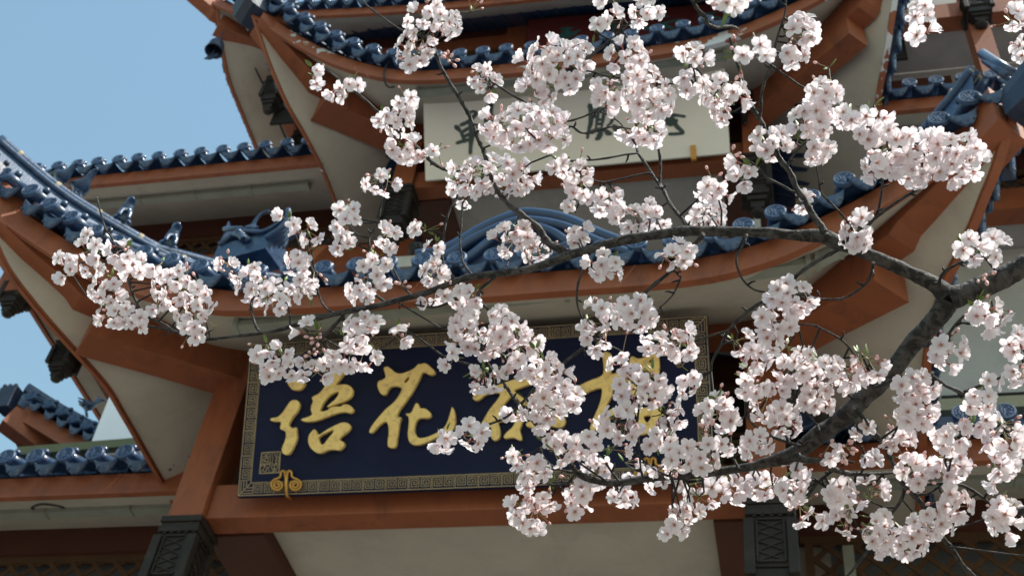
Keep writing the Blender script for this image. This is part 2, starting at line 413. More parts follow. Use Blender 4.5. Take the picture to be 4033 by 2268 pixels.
def eave(P, outw, roof, step=.27, fh=.235, th=.06, tiles=True, soffit=None, roofin=None, mf=None, sm=None, tray=None, skip=None, off=.12, size=1.0, inset=0.0):
    """P: dense points of the board's lower outer edge. outw(p)->horizontal unit vector. soffit/roofin: functions giving the inner point."""
    mf = mf or TERRA; sm = sm or PLAST
    P = [Vector(p) for p in P]
    m = MB(); a = []; b_ = []; c = []; d = []
    for p in P:
        o_ = outw(p); a.append(p); b_.append(p + Vector((0, 0, fh))); c.append(p - o_ * th + Vector((0, 0, fh))); d.append(p - o_ * th)
    m.grid([a, b_, c, d, [q.copy() for q in a]], 0, False)
    # small lip along the lower edge
    l1 = [p + outw(p) * .012 - Vector((0, 0, .018)) for p in P]; l2 = [p + outw(p) * .012 + Vector((0, 0, .022)) for p in P]
    m.grid([l1, l2], 0, False); m.grid([l1, [p - outw(p) * th - Vector((0, 0, .018)) for p in P]], 0, False); m.grid([l2, [p + Vector((0, 0, .026)) for p in P]], 0, False)
    m.build("fascia_board", mf, roof)
    if soffit:
        rows = []
        for t in (0, .12, .3, .5, .7, .85, 1):
            row = []
            for p in P:
                q = Vector(soffit(p)); s0 = p - outw(p) * th * .9 + Vector((0, 0, .03)); x = s0.lerp(q, t)
                x.z = s0.z + (q.z - s0.z) * (t ** 1.25); row.append(x)
            rows.append(row)
        m = MB(); m.grid(rows, 0); m.build("soffit", sm, roof)
    if roofin:
        rows = []
        for t in (0, .1, .25, .45, .7, 1):
            row = []
            for p in P:
                q = Vector(roofin(p)); s0 = p - outw(p) * .0 + Vector((0, 0, fh + .03)); x = s0.lerp(q, t)
                x.z = s0.z + (q.z - s0.z) * (t ** 1.6); row.append(x)
            rows.append(row)
        m = MB(); m.grid(rows, 0); m.build("roof_sheet", BLUE, roof)
        m = MB()
        for (p, tg) in resample(P, step, off):      # tile rows running up the slope behind each end tile
            q = Vector(roofin(p)); s0 = p + Vector((0, 0, fh + .03)); o_ = outw(p); row = []
            for t in (.03, .12, .25, .42, .65, 1):
                x = s0.lerp(q, t); x.z = s0.z + (q.z - s0.z) * (t ** 1.6) + .03; row.append(x)
            m.tube(row, .055, 6, 0, cap=False)
        rt = m.build("roof_tile_rows", BLUE, roof, fix=False); rt["kind"] = "stuff"
    if tiles:
        for i, (p, tg) in enumerate(resample(P, step, off)):
            if skip and skip(p): continue
            o_ = outw(p); x = o_.cross(Vector((0, 0, 1))); x = -x
            # follow the rise of the eave
            tz = tg.z / max(.2, math.hypot(tg.x, tg.y)); sgn = 1 if (tg.x * x.x + tg.y * x.y) > 0 else -1
            X = Vector((x.x, x.y, 0)); Z = Vector((0, 0, 1)); O3 = Vector((o_.x, o_.y, 0))
            sh = tz * sgn
            Mx = Matrix(((X.x, O3.x, Z.x, p.x), (X.y, O3.y, Z.y, p.y), (sh * .9, 0, 1, p.z), (0, 0, 0, 1)))
            # a rotation about the outward axis instead of a shear
            ang = math.atan(sh) * .8
            Rt = Matrix.Rotation(ang, 4, O3)
            B = Matrix(((X.x, O3.x, 0, 0), (X.y, O3.y, 0, 0), (0, 0, 1, 0), (0, 0, 0, 1)))
            j = Matrix.Rotation(rnd.uniform(-.035, .035), 4, 'Y') @ Matrix.Rotation(rnd.uniform(-.02, .02), 4, 'Z')
            T = Matrix.Translation(p - o_ * inset + Vector((0, 0, (fh - .235) + rnd.uniform(-.006, .006))))
            place(CAP, "tile_cap", T @ Rt @ B @ Matrix.Scale(size, 4) @ j, roof)
            p2 = p + tg * step * .5
            j = Matrix.Rotation(rnd.uniform(-.03, .03), 4, 'Y')
            T2 = Matrix.Translation(p2 - o_ * inset + Vector((0, 0, (fh - .235) - .01)))
            place(DRIP, "drip_tile", T2 @ Rt @ B @ Matrix.Scale(size, 4) @ j, roof)
    if tray:
        m = MB()
        for (t0, t1, drop, dep) in tray:
            n = len(P); i0 = int(t0 * (n - 1)); i1 = int(t1 * (n - 1))
            A = P[i0] - outw(P[i0]) * dep - Vector((0, 0, drop)); B = P[i1] - outw(P[i1]) * dep - Vector((0, 0, drop))
            m.bar(A, B, .11, .07); m.bar(A + Vector((0, 0, .05)), B + Vector((0, 0, .05)), .04, .05)
            k = max(2, int((B - A).length / .9))
            for q in range(k + 1):
                c_ = A.lerp(B, q / k); m.box((c_.x - .02, c_.y - .07, c_.z - .045), (c_.x + .02, c_.y + .07, c_.z + .12))
        m.build("light_tray", TRIM, roof)

OUTF = lambda p: Vector((0, -1, 0))
OUTW = lambda p: Vector((-1, 0, 0))
OUTE = lambda p: Vector((1, 0, 0))

def blendout(xl, xr, w):
    """front-facing normal, turned outwards near the swept corners"""
    def f(p):
        t = 0
        if p.x < xl: t = -min(1, (xl - p.x) / w)
        if p.x > xr: t = min(1, (p.x - xr) / w)
        a = 0.0 * t; return Vector((math.sin(a), -math.cos(a), 0))
    return f

def hip_beam(col, sgn, zc, roof, tip, z_tip, notch_d=1.0, w=.32):
    """two-part corner beam from the column head out to the eave corner"""
    u = Vector((sgn, -1, 0)).normalized(); s_ = Vector((u.y, -u.x, 0)); c = Vector((*col, 0)); q = math.sqrt(2)
    def sect(rows, name):
        m = MB(); R = []
        for (d, zb, zt, ww) in rows:
            p = c + u * d * q
            R.append([p - s_ * ww / 2 + Vector((0, 0, zb)), p + s_ * ww / 2 + Vector((0, 0, zb)), p + s_ * ww / 2 + Vector((0, 0, zt)), p - s_ * ww / 2 + Vector((0, 0, zt)), p - s_ * ww / 2 + Vector((0, 0, zb))])
        m.grid(R, 0, False); n = len(m.v); m.v += R[0][:4] + R[-1][:4]; m.face((n, n + 1, n + 2, n + 3)); m.face((n + 7, n + 6, n + 5, n + 4))
        return m.build(name, TERRA, roof, bevel=.012)
    sect([(-.1, zc, zc + .55, w), (.45, zc - .15, zc + .30, w), (notch_d, zc - .33, zc + .06, w)], "hip_beam")
    T = tip
    sect([(-.1, zc + .555, zc + .9, w * .93), (.4, zc + .305, zc + .8, w * .93), (notch_d - .02, zc + .065, zc + .58, w * .93), (notch_d + .14, zc + .05, zc + .56, w * .93), (notch_d + .22, zc + .10 + (z_tip - zc) * .02, zc + .58, w * .93),
          (T * .8, zc + .05 + (z_tip - .05 - zc - .05) * (T * .8 - notch_d - .14) / (T - notch_d - .14) - .02, zc + (z_tip - zc) * .6 + .3, w * .93), (T, z_tip - .05, z_tip + .38, w * .85)], "flying_hip_beam")

def ridge(pts, roof, r=.052, mortar=True, rows=1, label=None):
    """hip or roof ridge: a top tube, a smaller tube beneath each side and stacked tiles under it"""
    D = [Vector(p) for p in catmull(pts, 8)]
    m = MB(); m.tube(D, r, 12, 0)
    side = []
    for i, p in enumerate(D):
        t = (D[min(i + 1, len(D) - 1)] - D[max(i - 1, 0)]); t.z = 0; t.normalize(); side.append(Vector((t.y, -t.x, 0)))
    for k in range(1, rows + 1):
        for sg in (-1, 1):
            m.tube([p + s_ * sg * (r * (.75 + .35 * k)) - Vector((0, 0, r * 1.35 * k)) for p, s_ in zip(D, side)], r * .62, 8, 0)
    ob = m.build("ridge", BLUE, roof, label)
    m = MB(); h = r * 1.5 * rows + .26
    for sg in (-1, 1):
        m.grid([[p + s_ * sg * r * .8 - Vector((0, 0, .02)) for p, s_ in zip(D, side)], [p + s_ * sg * r * 1.5 - Vector((0, 0, h)) for p, s_ in zip(D, side)]], 0)
    m.build("ridge_base", BLUEM, roof)
    if mortar:
        m = MB()
        for sg in (-1, 1): m.tube([p + s_ * sg * r * .75 - Vector((0, 0, r * .75)) for p, s_ in zip(D, side)], r * .42, 6, 0)
        m.build("mortar_line", MORTAR, roof)
    if mortar:      # mortar joints between the tube lengths
        m = MB()
        for p, tg in resample(D, .46, .25):
            m.tube([p - tg * .022, p + tg * .022], r * 1.06, 12, 0)
        m.build("mortar_joint", MORTAR, roof)
    return ob

# carved hanging post end
def pendant(cx, cy, zt, w, parent, s=1.0):
    m = MB(); h = w / 2
    def bx(hw, z0, z1, dy=0): m.box((cx - hw, cy - hw + dy, zt + z0 * s), (cx + hw, cy + hw + dy, zt + z1 * s))
    bx(h * 1.16, -.06, 0); bx(h * 1.06, -.10, -.062); bx(h * 1.13, -.16, -.102); bx(h * .98, -.62, -.162)
    for (sx, sy) in ((-1, -1), (1, -1), (1, 1), (-1, 1)):
        m.box((cx + sx * h * .98 - .04, cy + sy * h * .98 - .04, zt - .70 * s), (cx + sx * h * .98 + .04, cy + sy * h * .98 + .04, zt - .20 * s))
    bx(h * .9, -.80, -.625); bx(h * .72, -.88, -.802); bx(h * .5, -1.0, -.882)
    m.sphere((cx, cy, zt - 1.02 * s), h * .55, 10, 6, 0, sc=(1, 1, .7))
    root = m.build("carved_pendant", BRONZE, parent, bevel=.006)
    m = MB()    # framed cross-lattice panel on the four faces
    for a in range(4):
        R = Matrix.Translation((cx, cy, zt)) @ Matrix.Rotation(a * math.pi / 2, 4, 'Z')
        y0 = -h * .98
        def q(x0, z0, x1, z1, ww=.016, dd=.02):
            A = R @ Vector((x0, y0 - dd / 2, z0 * s)); B = R @ Vector((x1, y0 - dd / 2, z1 * s)); m.bar(A, B, ww, dd, up=(R.to_3x3() @ Vector((0, -1, 0))))
        f = h * .62
        q(-f, -.20, f, -.20); q(-f, -.58, f, -.58); q(-f, -.20, -f, -.58); q(f, -.20, f, -.58)
        for k in range(4):
            z0 = -.215 - k * .09; z1 = z0 - .09
            q(-f, z0, f, z1, .011, .014); q(f, z0, -f, z1, .011, .012)
        for k in range(5): q(-h * .8 + k * h * .4, -.165, -h * .8 + k * h * .4 + .03, -.165, .02, .015)
    m.build("lattice_panel", BRONZE, root)
    return root

def lattice(x0, x1, y, z0, z1, parent, pitch=.16, w=.028, frame=.06, mt=None, back=None, ax='x'):
    """framed diagonal lattice in front of a panel; ax='x' runs along x, 'y' along y"""
    m = MB(); mt = mt or LATT
    def P(a, dy, z): return Vector((a, y + dy, z)) if ax == 'x' else Vector((y + dy, a, z))
    up = Vector((0, 1, 0)) if ax == 'x' else Vector((1, 0, 0))
    L = x1 - x0; H = z1 - z0
    k = -H
    n = 0
    while k < L:
        for sg in (0, 1):
            a0, a1 = k, k + H; zz0, zz1 = (z0, z1) if sg == 0 else (z1, z0)
            lo = max(a0, 0); hi = min(a1, L)
            if hi - lo > .02:
                f0 = (lo - a0) / H; f1 = (hi - a0) / H
                m.bar(P(x0 + lo, -.012 * sg, zz0 + (zz1 - zz0) * f0), P(x0 + hi, -.012 * sg, zz0 + (zz1 - zz0) * f1), w, .02, up=up)
        k += pitch
    ob = m.build("lattice", mt, parent)
    m = MB()
    for (a, b_) in (((x0, z0), (x1, z0)), ((x0, z1), (x1, z1))): m.bar(P(a[0] - frame, -.02, a[1]), P(b_[0] + frame, -.02, b_[1]), frame, .06, up=up)
    for a in (x0, x1): m.bar(P(a, -.025, z0), P(a, -.025, z1), frame, .06, up=up)
    m.build("lattice_frame", mt, ob)
    return ob

def part(name, mt, boxes, parent=None, bevel=0, label=None):
    m = MB()
    for (lo, hi) in boxes: m.box(lo, hi)
    return m.build(name, mt, parent or TW, label, bevel)

XL0, XL1, XR0, XR1 = -5.29, -4.97, -.336, -.03

def roofobj(label, pts):
    m = MB()
    m.grid(pts, 0, False)
    return m.build("roof", BLUE, TW, label)

def porch_roof(label, front, west, east, Yc, zs, zi, tips, mf, tray, zc, step=.30, size=1.1):
    """front/west/east: control points of the lower board edge. Returns the roof part"""
    F = [Vector(p) for p in catmull(front, 7)]; Wd = [Vector(p) for p in catmull(west, 7)]; E = [Vector(p) for p in catmull(east, 7)]
    ix0, ix1, iy = XL0 + 2.3, XR1 - 2.3, Yc + 2.35
    core = roofobj(label, [[(ix0, iy, zi), (ix1, iy, zi)], [(ix0, iy + .6, zi + .5), (ix1, iy + .6, zi + .5)]])
    of = blendout(XL0 + .2, XR1 - .2, 1.6)
    cl = lambda v, a, b_: max(a, min(b_, v))
    eave(F, of, core, step, soffit=lambda p: (cl(p.x, XL0 - .02, XR1 + .02), Yc + .06, zs), roofin=lambda p: (cl(p.x, ix0, ix1), iy, zi), mf=mf, tray=tray, size=size)
    eave(Wd, OUTW, core, step, soffit=lambda p: (XL0 + .02, max(p.y, Yc), zs), roofin=lambda p: (ix0, max(p.y, iy), zi), mf=mf, off=.2, inset=.05, th=.03, size=size)
    eave(E, OUTE, core, step, soffit=lambda p: (XR1 - .02, max(p.y, Yc), zs), roofin=lambda p: (ix1, max(p.y, iy), zi), mf=mf, off=.2, size=size)
    return core

# ---- storey A : lower porch ----
A_front = [(-7.19,6.12,9.86),(-6.913,6.215,9.723),(-6.725,6.272,9.595),(-6.078,6.449,9.223),(-5.673,6.542,9.065),(-5.346,6.606,8.955),(-4.842,6.680,8.845),(-4.332,6.700,8.78),(-2.642,6.700,8.75),(-1.862,6.700,8.754),(-0.702,6.698,8.77),(-0.073,6.623,8.835),(0.449,6.521,9.005),(0.795,6.439,9.144),(1.268,6.312,9.392),(1.562,6.224,9.536),(1.854,6.132,9.70)]
A_west = [(-7.19,6.12,9.86),(-6.886,6.471,9.40),(-6.668,6.797,9.194),(-6.456,7.170,9.052),(-6.245,7.684,8.95),(-6.2,8.1,8.90),(-6.2,9.4,8.86),(-6.2,10.4,8.86)]
A_east = [(1.854,6.132,9.70),(1.720,6.335,9.42),(1.632,6.503,9.31),(1.534,6.703,9.187),(1.420,6.956,9.099),(1.313,7.233,9.04),(1.2,7.9,8.97),(1.17,9.0,8.88),(1.17,10.4,8.86)]
RA = porch_roof("lower porch roof with upswept blue-tiled eaves above the navy signboard", A_front, A_west, A_east, 8.0, 9.62, 12.3, None, TERRA,
                [(.42, .73, .0, .22), (.735, .80, -.03, .24)], 9.24)
hip_beam((XL0 + .1, 8.1), -1, 9.24, RA, 1.95, 9.80, 1.0, .36)
hip_beam((XR1 - .1, 8.1), 1, 9.24, RA, 1.95, 9.64, 1.0, .38)
# columns, beams, ceiling, wall behind the sign
def storey(Yc, zb, zt, ztop, parent=TW, wallmat=MAROON, name=""):
    part("column", TERRA, [((XL0, Yc, zb + .03), (XL1, Yc + .32, ztop))], bevel=.01, label=None)
    part("column", TERRA, [((XR0, Yc, zb + .03), (XR1, Yc + .32, ztop))], bevel=.01)
    part("beam", TERRA, [((XL1 + .003, Yc + .07, zb + .06), (XR0 - .003, Yc + .31, zb + .42))], bevel=.01)
    part("beam", TERRA, [((XL1 + .003, Yc + .05, ztop - .30), (XR0 - .003, Yc + .31, ztop - .003))], bevel=.01)
    # side beams running back
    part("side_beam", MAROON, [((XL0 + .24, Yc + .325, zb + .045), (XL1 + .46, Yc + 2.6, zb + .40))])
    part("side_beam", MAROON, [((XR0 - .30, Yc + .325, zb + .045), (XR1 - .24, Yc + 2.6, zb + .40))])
storey(8.0, 7.60, 0, 9.80)
part("ceiling", PLAST, [((XL1 + .465, 8.315, 7.78), (XR0 - .305, 12.2, 7.86))])
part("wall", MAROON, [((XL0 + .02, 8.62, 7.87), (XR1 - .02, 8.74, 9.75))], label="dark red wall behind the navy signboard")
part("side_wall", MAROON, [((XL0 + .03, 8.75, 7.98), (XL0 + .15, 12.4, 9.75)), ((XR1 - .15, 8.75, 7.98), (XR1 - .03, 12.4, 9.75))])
part("core_wall", PLAST, [((-6.2, 12.62, 0.0), (1.9, 12.8, 15.0))])
lattice(-4.88, -4.56, 8.56, 8.10, 8.62, TW, .15, .03, .05, OLIVE)
lattice(-.72, -.40, 8.56, 8.10, 8.62, TW, .15, .03, .05, OLIVE)
part("dark_opening", DARK, [((-.80, 8.60, 8.75), (-.36, 8.615, 9.25))])
part("opening_frame", LATT, [((-.80, 8.52, 9.26), (-.34, 8.6, 9.31)), ((-.83, 8.52, 8.7), (-.79, 8.6, 9.31)), ((-.80, 8.52, 8.68), (-.34, 8.6, 8.73))])
pendant((XL0 + XL1) / 2, 8.16, 7.63, .33, TW); pendant((XR0 + XR1) / 2, 8.16, 7.62, .33, TW)
# conduit bracket on the ceiling at the left
m = MB(); q = [aty(1085, 2140, 8.9), aty(1140, 2140, 8.9), aty(1195, 2245, 9.3), aty(1230, 2330, 9.6)]
for i in range(3): m.bar(q[i], q[i + 1], .11, .05)
m.build("ceiling_conduit", TRIM, TW)

# ---- storey B : upper porch ----
B_front = [(-7.20,8.45,16.93),(-6.900,8.544,16.676),(-6.387,8.685,16.293),(-5.892,8.804,15.980),(-5.430,8.897,15.780),(-4.952,8.969,15.64),(-4.400,9.000,15.565),(-3.686,9.000,15.529),(-2.471,9.000,15.52),(-1.295,9.000,15.585),(-0.468,8.980,15.70),(0.358,8.849,15.93),(1.017,8.698,16.19),(1.5,8.56,16.5),(1.87,8.45,16.85)]
B_west = [(-7.20,8.45,16.93),(-6.934,8.875,16.3),(-6.699,9.315,15.86),(-6.521,9.738,15.66),(-6.400,10.326,15.56),(-6.38,11.2,15.54),(-6.38,12.4,15.54)]
B_east = [(1.87,8.45,16.85),(1.815,8.684,16.4),(1.664,9.153,15.85),(1.564,9.531,15.6),(1.463,10.079,15.45),(1.44,11.0,15.42),(1.44,12.4,15.42)]
RB = porch_roof("upper porch roof with upswept blue-tiled eaves above the cream signboard", B_front, B_west, B_east, 10.4, 16.55, 19.2, None, TERRAW,
                [(.40, .72, .0, .22)], 16.6, .345, 1.26)
hip_beam((XL0 + .1, 10.5), -1, 16.12, RB, 1.95, 16.82, 1.05, .46)
hip_beam((XR1 - .1, 10.5), 1, 16.0, RB, 1.95, 16.80, 1.35)
storey(10.4, 15.06, 0, 17.0)
part("ceiling", GREYP, [((XL1 + .465, 10.715, 15.24), (XR0 - .305, 14.6, 15.32))])
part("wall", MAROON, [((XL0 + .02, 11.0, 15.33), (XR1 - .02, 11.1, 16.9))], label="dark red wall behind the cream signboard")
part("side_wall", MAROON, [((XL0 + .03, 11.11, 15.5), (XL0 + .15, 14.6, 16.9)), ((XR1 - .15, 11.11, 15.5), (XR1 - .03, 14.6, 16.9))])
part("core_wall", PLAST, [((-9.9, 15.0, 15.0), (9.0, 15.2, 25.0))])
lattice(-.86, -.40, 10.95, 15.55, 16.15, TW, .15, .03, .05, LATT)
pendant((XL0 + XL1) / 2, 10.56, 15.10, .35, TW); pendant((XR0 + XR1) / 2, 10.56, 15.10, .35, TW)

# ---- wings: straight eaves set back behind the porches ----
def wing(label, x0, x1, ye, ze, yw, zw, hdr, tall, sm=PLAST, tileskip=None, step=.345, latt=True, back=GLASSY, mf=TERRA, tray=None, zi=None, fh=.235, size=1.26):
    n = max(3, int((x1 - x0) / .4)); P = [Vector((x0 + (x1 - x0) * i / n, ye, ze)) for i in range(n + 1)]
    core = roofobj(label, [[(x0, yw + 1.0, ze + 2.4), (x1, yw + 1.0, ze + 2.4)], [(x0, yw + 1.6, ze + 2.9), (x1, yw + 1.6, ze + 2.9)]])
    eave(P, OUTF, core, step, soffit=lambda p: (p.x, yw, zw), roofin=lambda p: (p.x, yw + 1.0, ze + 2.4), sm=sm, tray=tray, mf=mf, fh=fh, size=size)
    part("header_beam", MAROON, [((x0, yw, zw - hdr), (x1, yw + .25, zw + .02))])
    if latt:
        lattice(x0 + .1, x1 - .1, yw + .12, zw - hdr - tall, zw - hdr - .03, TW, .26, .05, .08, LATT)
        part("backing_panel", back, [((x0, yw + .30, zw - hdr - tall - .1), (x1, yw + .34, zw - hdr + .1))])
    return core
WA = wing("left lower wing roof with a straight row of dark blue tiles", -14.0, XL0 - .02, 9.06, 8.76, 10.25, 9.22, .32, 1.5, tray=[(.05, .98, -.10, .42)])
WAR = wing("right lower wing roof with a straight row of blue tiles", XR1 + .05, 9.0, 9.06, 8.76, 10.25, 9.22, .32, 1.5, tray=[(.02, .9, -.10, .42)])
WB = wing("left upper wing roof with a straight row of blue tiles against the sky", -12.3, -6.36, 10.25, 15.62, 11.75, 16.42, .36, .55, tray=[(.02, .98, -.12, .48)])
part("sill_beam", TERRA, [((-12.3, 11.70, 15.0), (XL0 - .02, 12.0, 15.48))])
WBR = wing("right upper wing roof with a short row of blue tiles", 1.43, 9.0, 10.2, 15.50, 11.75, 16.42, .36, .7, tray=[(.02, .98, -.12, .48)])
# storey B right wing: beam, ceiling and panelled wall seen past the lower porch eave
part("beam", TERRA, [((1.35, 11.7, 15.10), (9, 12.0, 15.52))])
part("ceiling", GREYP, [((.2, 12.01, 15.2), (9, 15, 15.28))])
part("wall_panel", GREYP, [((.15, 12.4, 9.9), (9, 12.5, 13.6))])
part("wall_panel", DARK, [((1.9, 12.36, 11.2), (2.9, 12.397, 12.4))])
part("wall", GREYP, [((.16, 12.52, 13.4), (9, 12.66, 15.18))])
part("olive_board", OLIVE, [((.5, 9.5, 9.72), (9, 9.6, 9.86))])
part("lower_wall", PLAST, [((-13.9, 10.62, 0), (XL0 - .3, 10.85, 8.9)), ((XR1 + .36, 10.62, 0), (8.9, 10.85, 8.9))])
part("post", TERRA, [((XL0 + .02, 10.2, 0), (XL1 - .02, 10.5, 7.6)), ((XR0 + .02, 10.2, 0), (XR1 - .02, 10.5, 7.6))])
# side wall of the main body between the storeys (seen at the far right and left)
part("wall", PLAST, [((XR1 + .05, 10.5, 0.0), (XR1 + .35, 12.2, 9.0))])
part("downpipe", TRIM, [((.42, 10.08, 6.0), (.52, 10.16, 8.62))])
# ================= side eaves of the wings =================
def side_run(core, x, y0, y1, z, xin, zin, outw, ztip=None, step=.35, ytip=1.6, size=1.26):
    P = []
    n = 26
    for i in range(n + 1):
        y = y0 + (y1 - y0) * i / n; zz = z
        if ztip: zz = z + (ztip - z) * max(0, 1 - (y - y0) / ytip) ** 1.7
        P.append(Vector((x, y, zz)))
    eave(P, outw, core, step, soffit=lambda p: (xin, max(p.y, y0 + 1.0), zin), roofin=lambda p: (xin, max(p.y, y0 + 1.4), z + 2.4), size=size)
side_run(WB, -12.42, 10.26, 18.5, 15.62, -11.45, 16.45, OUTW)
part("side_beam", TERRA, [((-11.45, 11.76, 15.9), (-11.20, 19, 16.40))])
part("side_sill_beam", MAROON, [((-11.40, 11.76, 14.9), (-11.15, 19, 15.5))])
part("wall_panel", PLAST, [((-11.14, 12.02, 15.2), (-11.04, 19, 16.0))])
for (px, py, w) in ((62, 1175, .33), (250, 1430, .34)):
    q = atz(px, py, 15.0); pendant(q.x, q.y, q.z + .38, w, TW, .72)

# storey C : top eave, wall and posts
C_front = [(-11.15, 11.85, 23.75), (-10.6, 11.9, 23.42), (-9.8, 11.95, 23.14), (-8.4, 12.0, 22.97), (-6.2, 12.0, 22.72), (-4.0, 12.0, 22.64), (-1.0, 12.0, 22.60), (2.4, 12.0, 22.75), (3.6, 11.9, 23.2)]
F = [Vector(p) for p in catmull(C_front, 5)]
RC = roofobj("top roof whose tile row shows at the upper edge of the picture", [[(-9, 14.6, 25.6), (2, 14.6, 25.6)], [(-9, 15.2, 26.1), (2, 15.2, 26.1)]])
eave(F, OUTF, RC, .365, soffit=lambda p: (max(-10.15, min(p.x, 2.6)), 13.2, 24.0), roofin=lambda p: (max(-9, min(2, p.x)), 14.6, 25.6), sm=GREYP, tray=[(.15, .8, -.10, .40)], size=1.3)
side_run(RC, -11.12, 11.9, 18.5, 22.95, -10.15, 23.7, OUTW, ztip=23.75)
hip_beam((-10.1, 13.2), -1, 23.62, RC, 1.9, 24.15, 1.0, .34)
part("side_beam", TERRA, [((-10.15, 13.25, 22.7), (-9.9, 19, 23.66))])
part("header_beam", MAROON, [((-10.1, 13.22, 23.45), (-4.9, 13.45, 24.0))])
part("band_beam", TERRA, [((-9.8, 13.18, 23.1), (-5.06, 13.40, 23.44))])
lattice(-9.7, -5.15, 13.30, 22.45, 23.05, TW, .22, .045, .07, LATT)
part("backing_panel", DARK, [((-9.85, 13.45, 21.5), (2.6, 13.5, 24.0))])
part("column", TERRA, [((-5.06, 13.15, 21.4), (-4.62, 13.44, 24.02))], bevel=.01)
part("column", TERRA, [((-.12, 13.15, 21.4), (.30, 13.44, 24.02))], bevel=.01)
for (px, py, w) in ((1080, 375, .36), (1185, 590, .36)):
    q = atz(px, py, 22.2); pendant(q.x, q.y, q.z + .45, w, TW)
m = MB(); a = atz(1005, 270, 23.2); b_ = atz(1145, 590, 23.2); m.tube([a, a.lerp(b_, .3) + Vector((.03, 0, 0)), a.lerp(b_, .6), b_], .025, 6)
tag(m.build("cable", CABLE), "black cable running under the side eave of the top roof beside the sky", "cable", "cables under the eaves")

# right wing of storey C / gallery seen at the top right corner
def beam_px(name, mt, p0, p1, y, h, dep, parent=None):
    a = aty(*p0, y); b_ = aty(*p1, y); z0 = (a.z + b_.z) / 2
    return part(name, mt, [((a.x, y, z0), (b_.x, y + dep, z0 + h))], parent)
yR = 12.9
a = aty(3600, 75, yR); beam_z = a.z
part("beam", TERRA, [((1.9, yR, beam_z - .06), (7.0, yR + .32, beam_z + .38))])
pc = aty(3845, 60, yR - .05)
part("post", TERRA, [((pc.x - .17, yR - .05, beam_z - 2.2), (pc.x + .17, yR + .3, beam_z + .9))])
pendant(pc.x + .02, yR - .1, beam_z + .22, .44, TW, .8)
part("wall", GREYP, [((1.6, yR + 1.3, beam_z - 2.6), (7, yR + 1.4, beam_z + 3.5))], label="grey plaster wall of the upper gallery at the right")
part("ceiling", GREYP, [((1.5, yR + .33, beam_z + .2), (7, yR + 1.29, beam_z + .26))])
for (x0, x1) in ((2.02, pc.x - .45), (pc.x + .45, 6.6)):
    lattice(x0, x1, yR + 1.18, beam_z - 1.25, beam_z - .62, TW, .17, .03, .07, MAROON)
    part("window_panel", DARK, [((x0, yR + 1.24, beam_z - 1.3), (x1, yR + 1.28, beam_z - .3))])
    part("window_frame", MAROON, [((x0 - .05, yR + 1.14, beam_z - .60), (x1 + .05, yR + 1.23, beam_z - .25)), ((x0 - .05, yR + 1.12, beam_z - 1.6), (x1 + .05, yR + 1.23, beam_z - 1.30))])

# ================= small upswept corner beyond the left wing =================
LC = roofobj("small far corner of a side porch roof at the left edge", [[(-6.6, 12.6, 12.6), (-6.5, 12.6, 12.6)], [(-6.6, 12.8, 12.8), (-6.5, 12.8, 12.8)]])
cz = 10.9
c0 = atz(30, 1640, cz + .25); c1 = atz(150, 1665, cz + .06); c2 = atz(260, 1735, cz - .12); c3 = atz(380, 1790, cz - .22)
base_y = c0.y + .25
fr = [aty(28, 1640, base_y), aty(85, 1655, base_y + .05), aty(150, 1690, base_y + .1), aty(260, 1755, base_y + .15), aty(400, 1815, base_y + .2)]
eave([Vector(p) for p in catmull([tuple(p) for p in fr], 6)], blendout(fr[1].x, 99, 1), LC, .25, soffit=lambda p: (max(p.x, fr[1].x + .6), base_y + 1.2, fr[-1].z + .6), roofin=lambda p: (fr[-1].x + .3, base_y + 1.6, fr[-1].z + 1.3), off=.2)
sd = [Vector(fr[0]), Vector(fr[0]) + Vector((.12, .5, -.3)), Vector(fr[0]) + Vector((.25, 1.2, -.55)), Vector(fr[0]) + Vector((.3, 2.6, -.65))]
eave([Vector(p) for p in catmull([tuple(p) for p in sd], 6)], OUTW, LC, .27, soffit=lambda p: (fr[0].x + 1.1, max(p.y, base_y + 1.1), fr[-1].z + .6), tiles=False)
m = MB()
u = Vector((-1, -1, 0)).normalized(); a = Vector(fr[0]) + Vector((.0, .0, -.02))
m.bar(a, a - u * 1.3 + Vector((0, 0, -.35)), .26, .30); m.build("hip_beam", TERRA, LC, bevel=.01)
rd = [Vector(fr[0]) + Vector((.02, .05, .55)), Vector(fr[0]) + Vector((.45, .4, .42)), Vector(fr[0]) + Vector((.95, .85, .36)), Vector(fr[0]) + Vector((1.45, 1.3, .4))]
ridge([tuple(p) for p in rd], LC, .07, False)
m = MB(); e = Vector(fr[0]) + Vector((-.06, -.02, .18))
m.hexa([e + Vector(v) for v in ((-.12, -.09, -.1), (.09, -.11, -.1), (.12, .1, -.1), (-.08, .12, -.1))], [e + Vector(v) for v in ((-.15, -.12, .22), (.10, -.13, .25), (.13, .12, .24), (-.09, .15, .21))])
for k in range(3): m.sphere(e + Vector((-.10 + .08 * k, -.10, .25)), .034, 8, 5)
m.build("corner_cap", DBLUE, LC, bevel=.02)

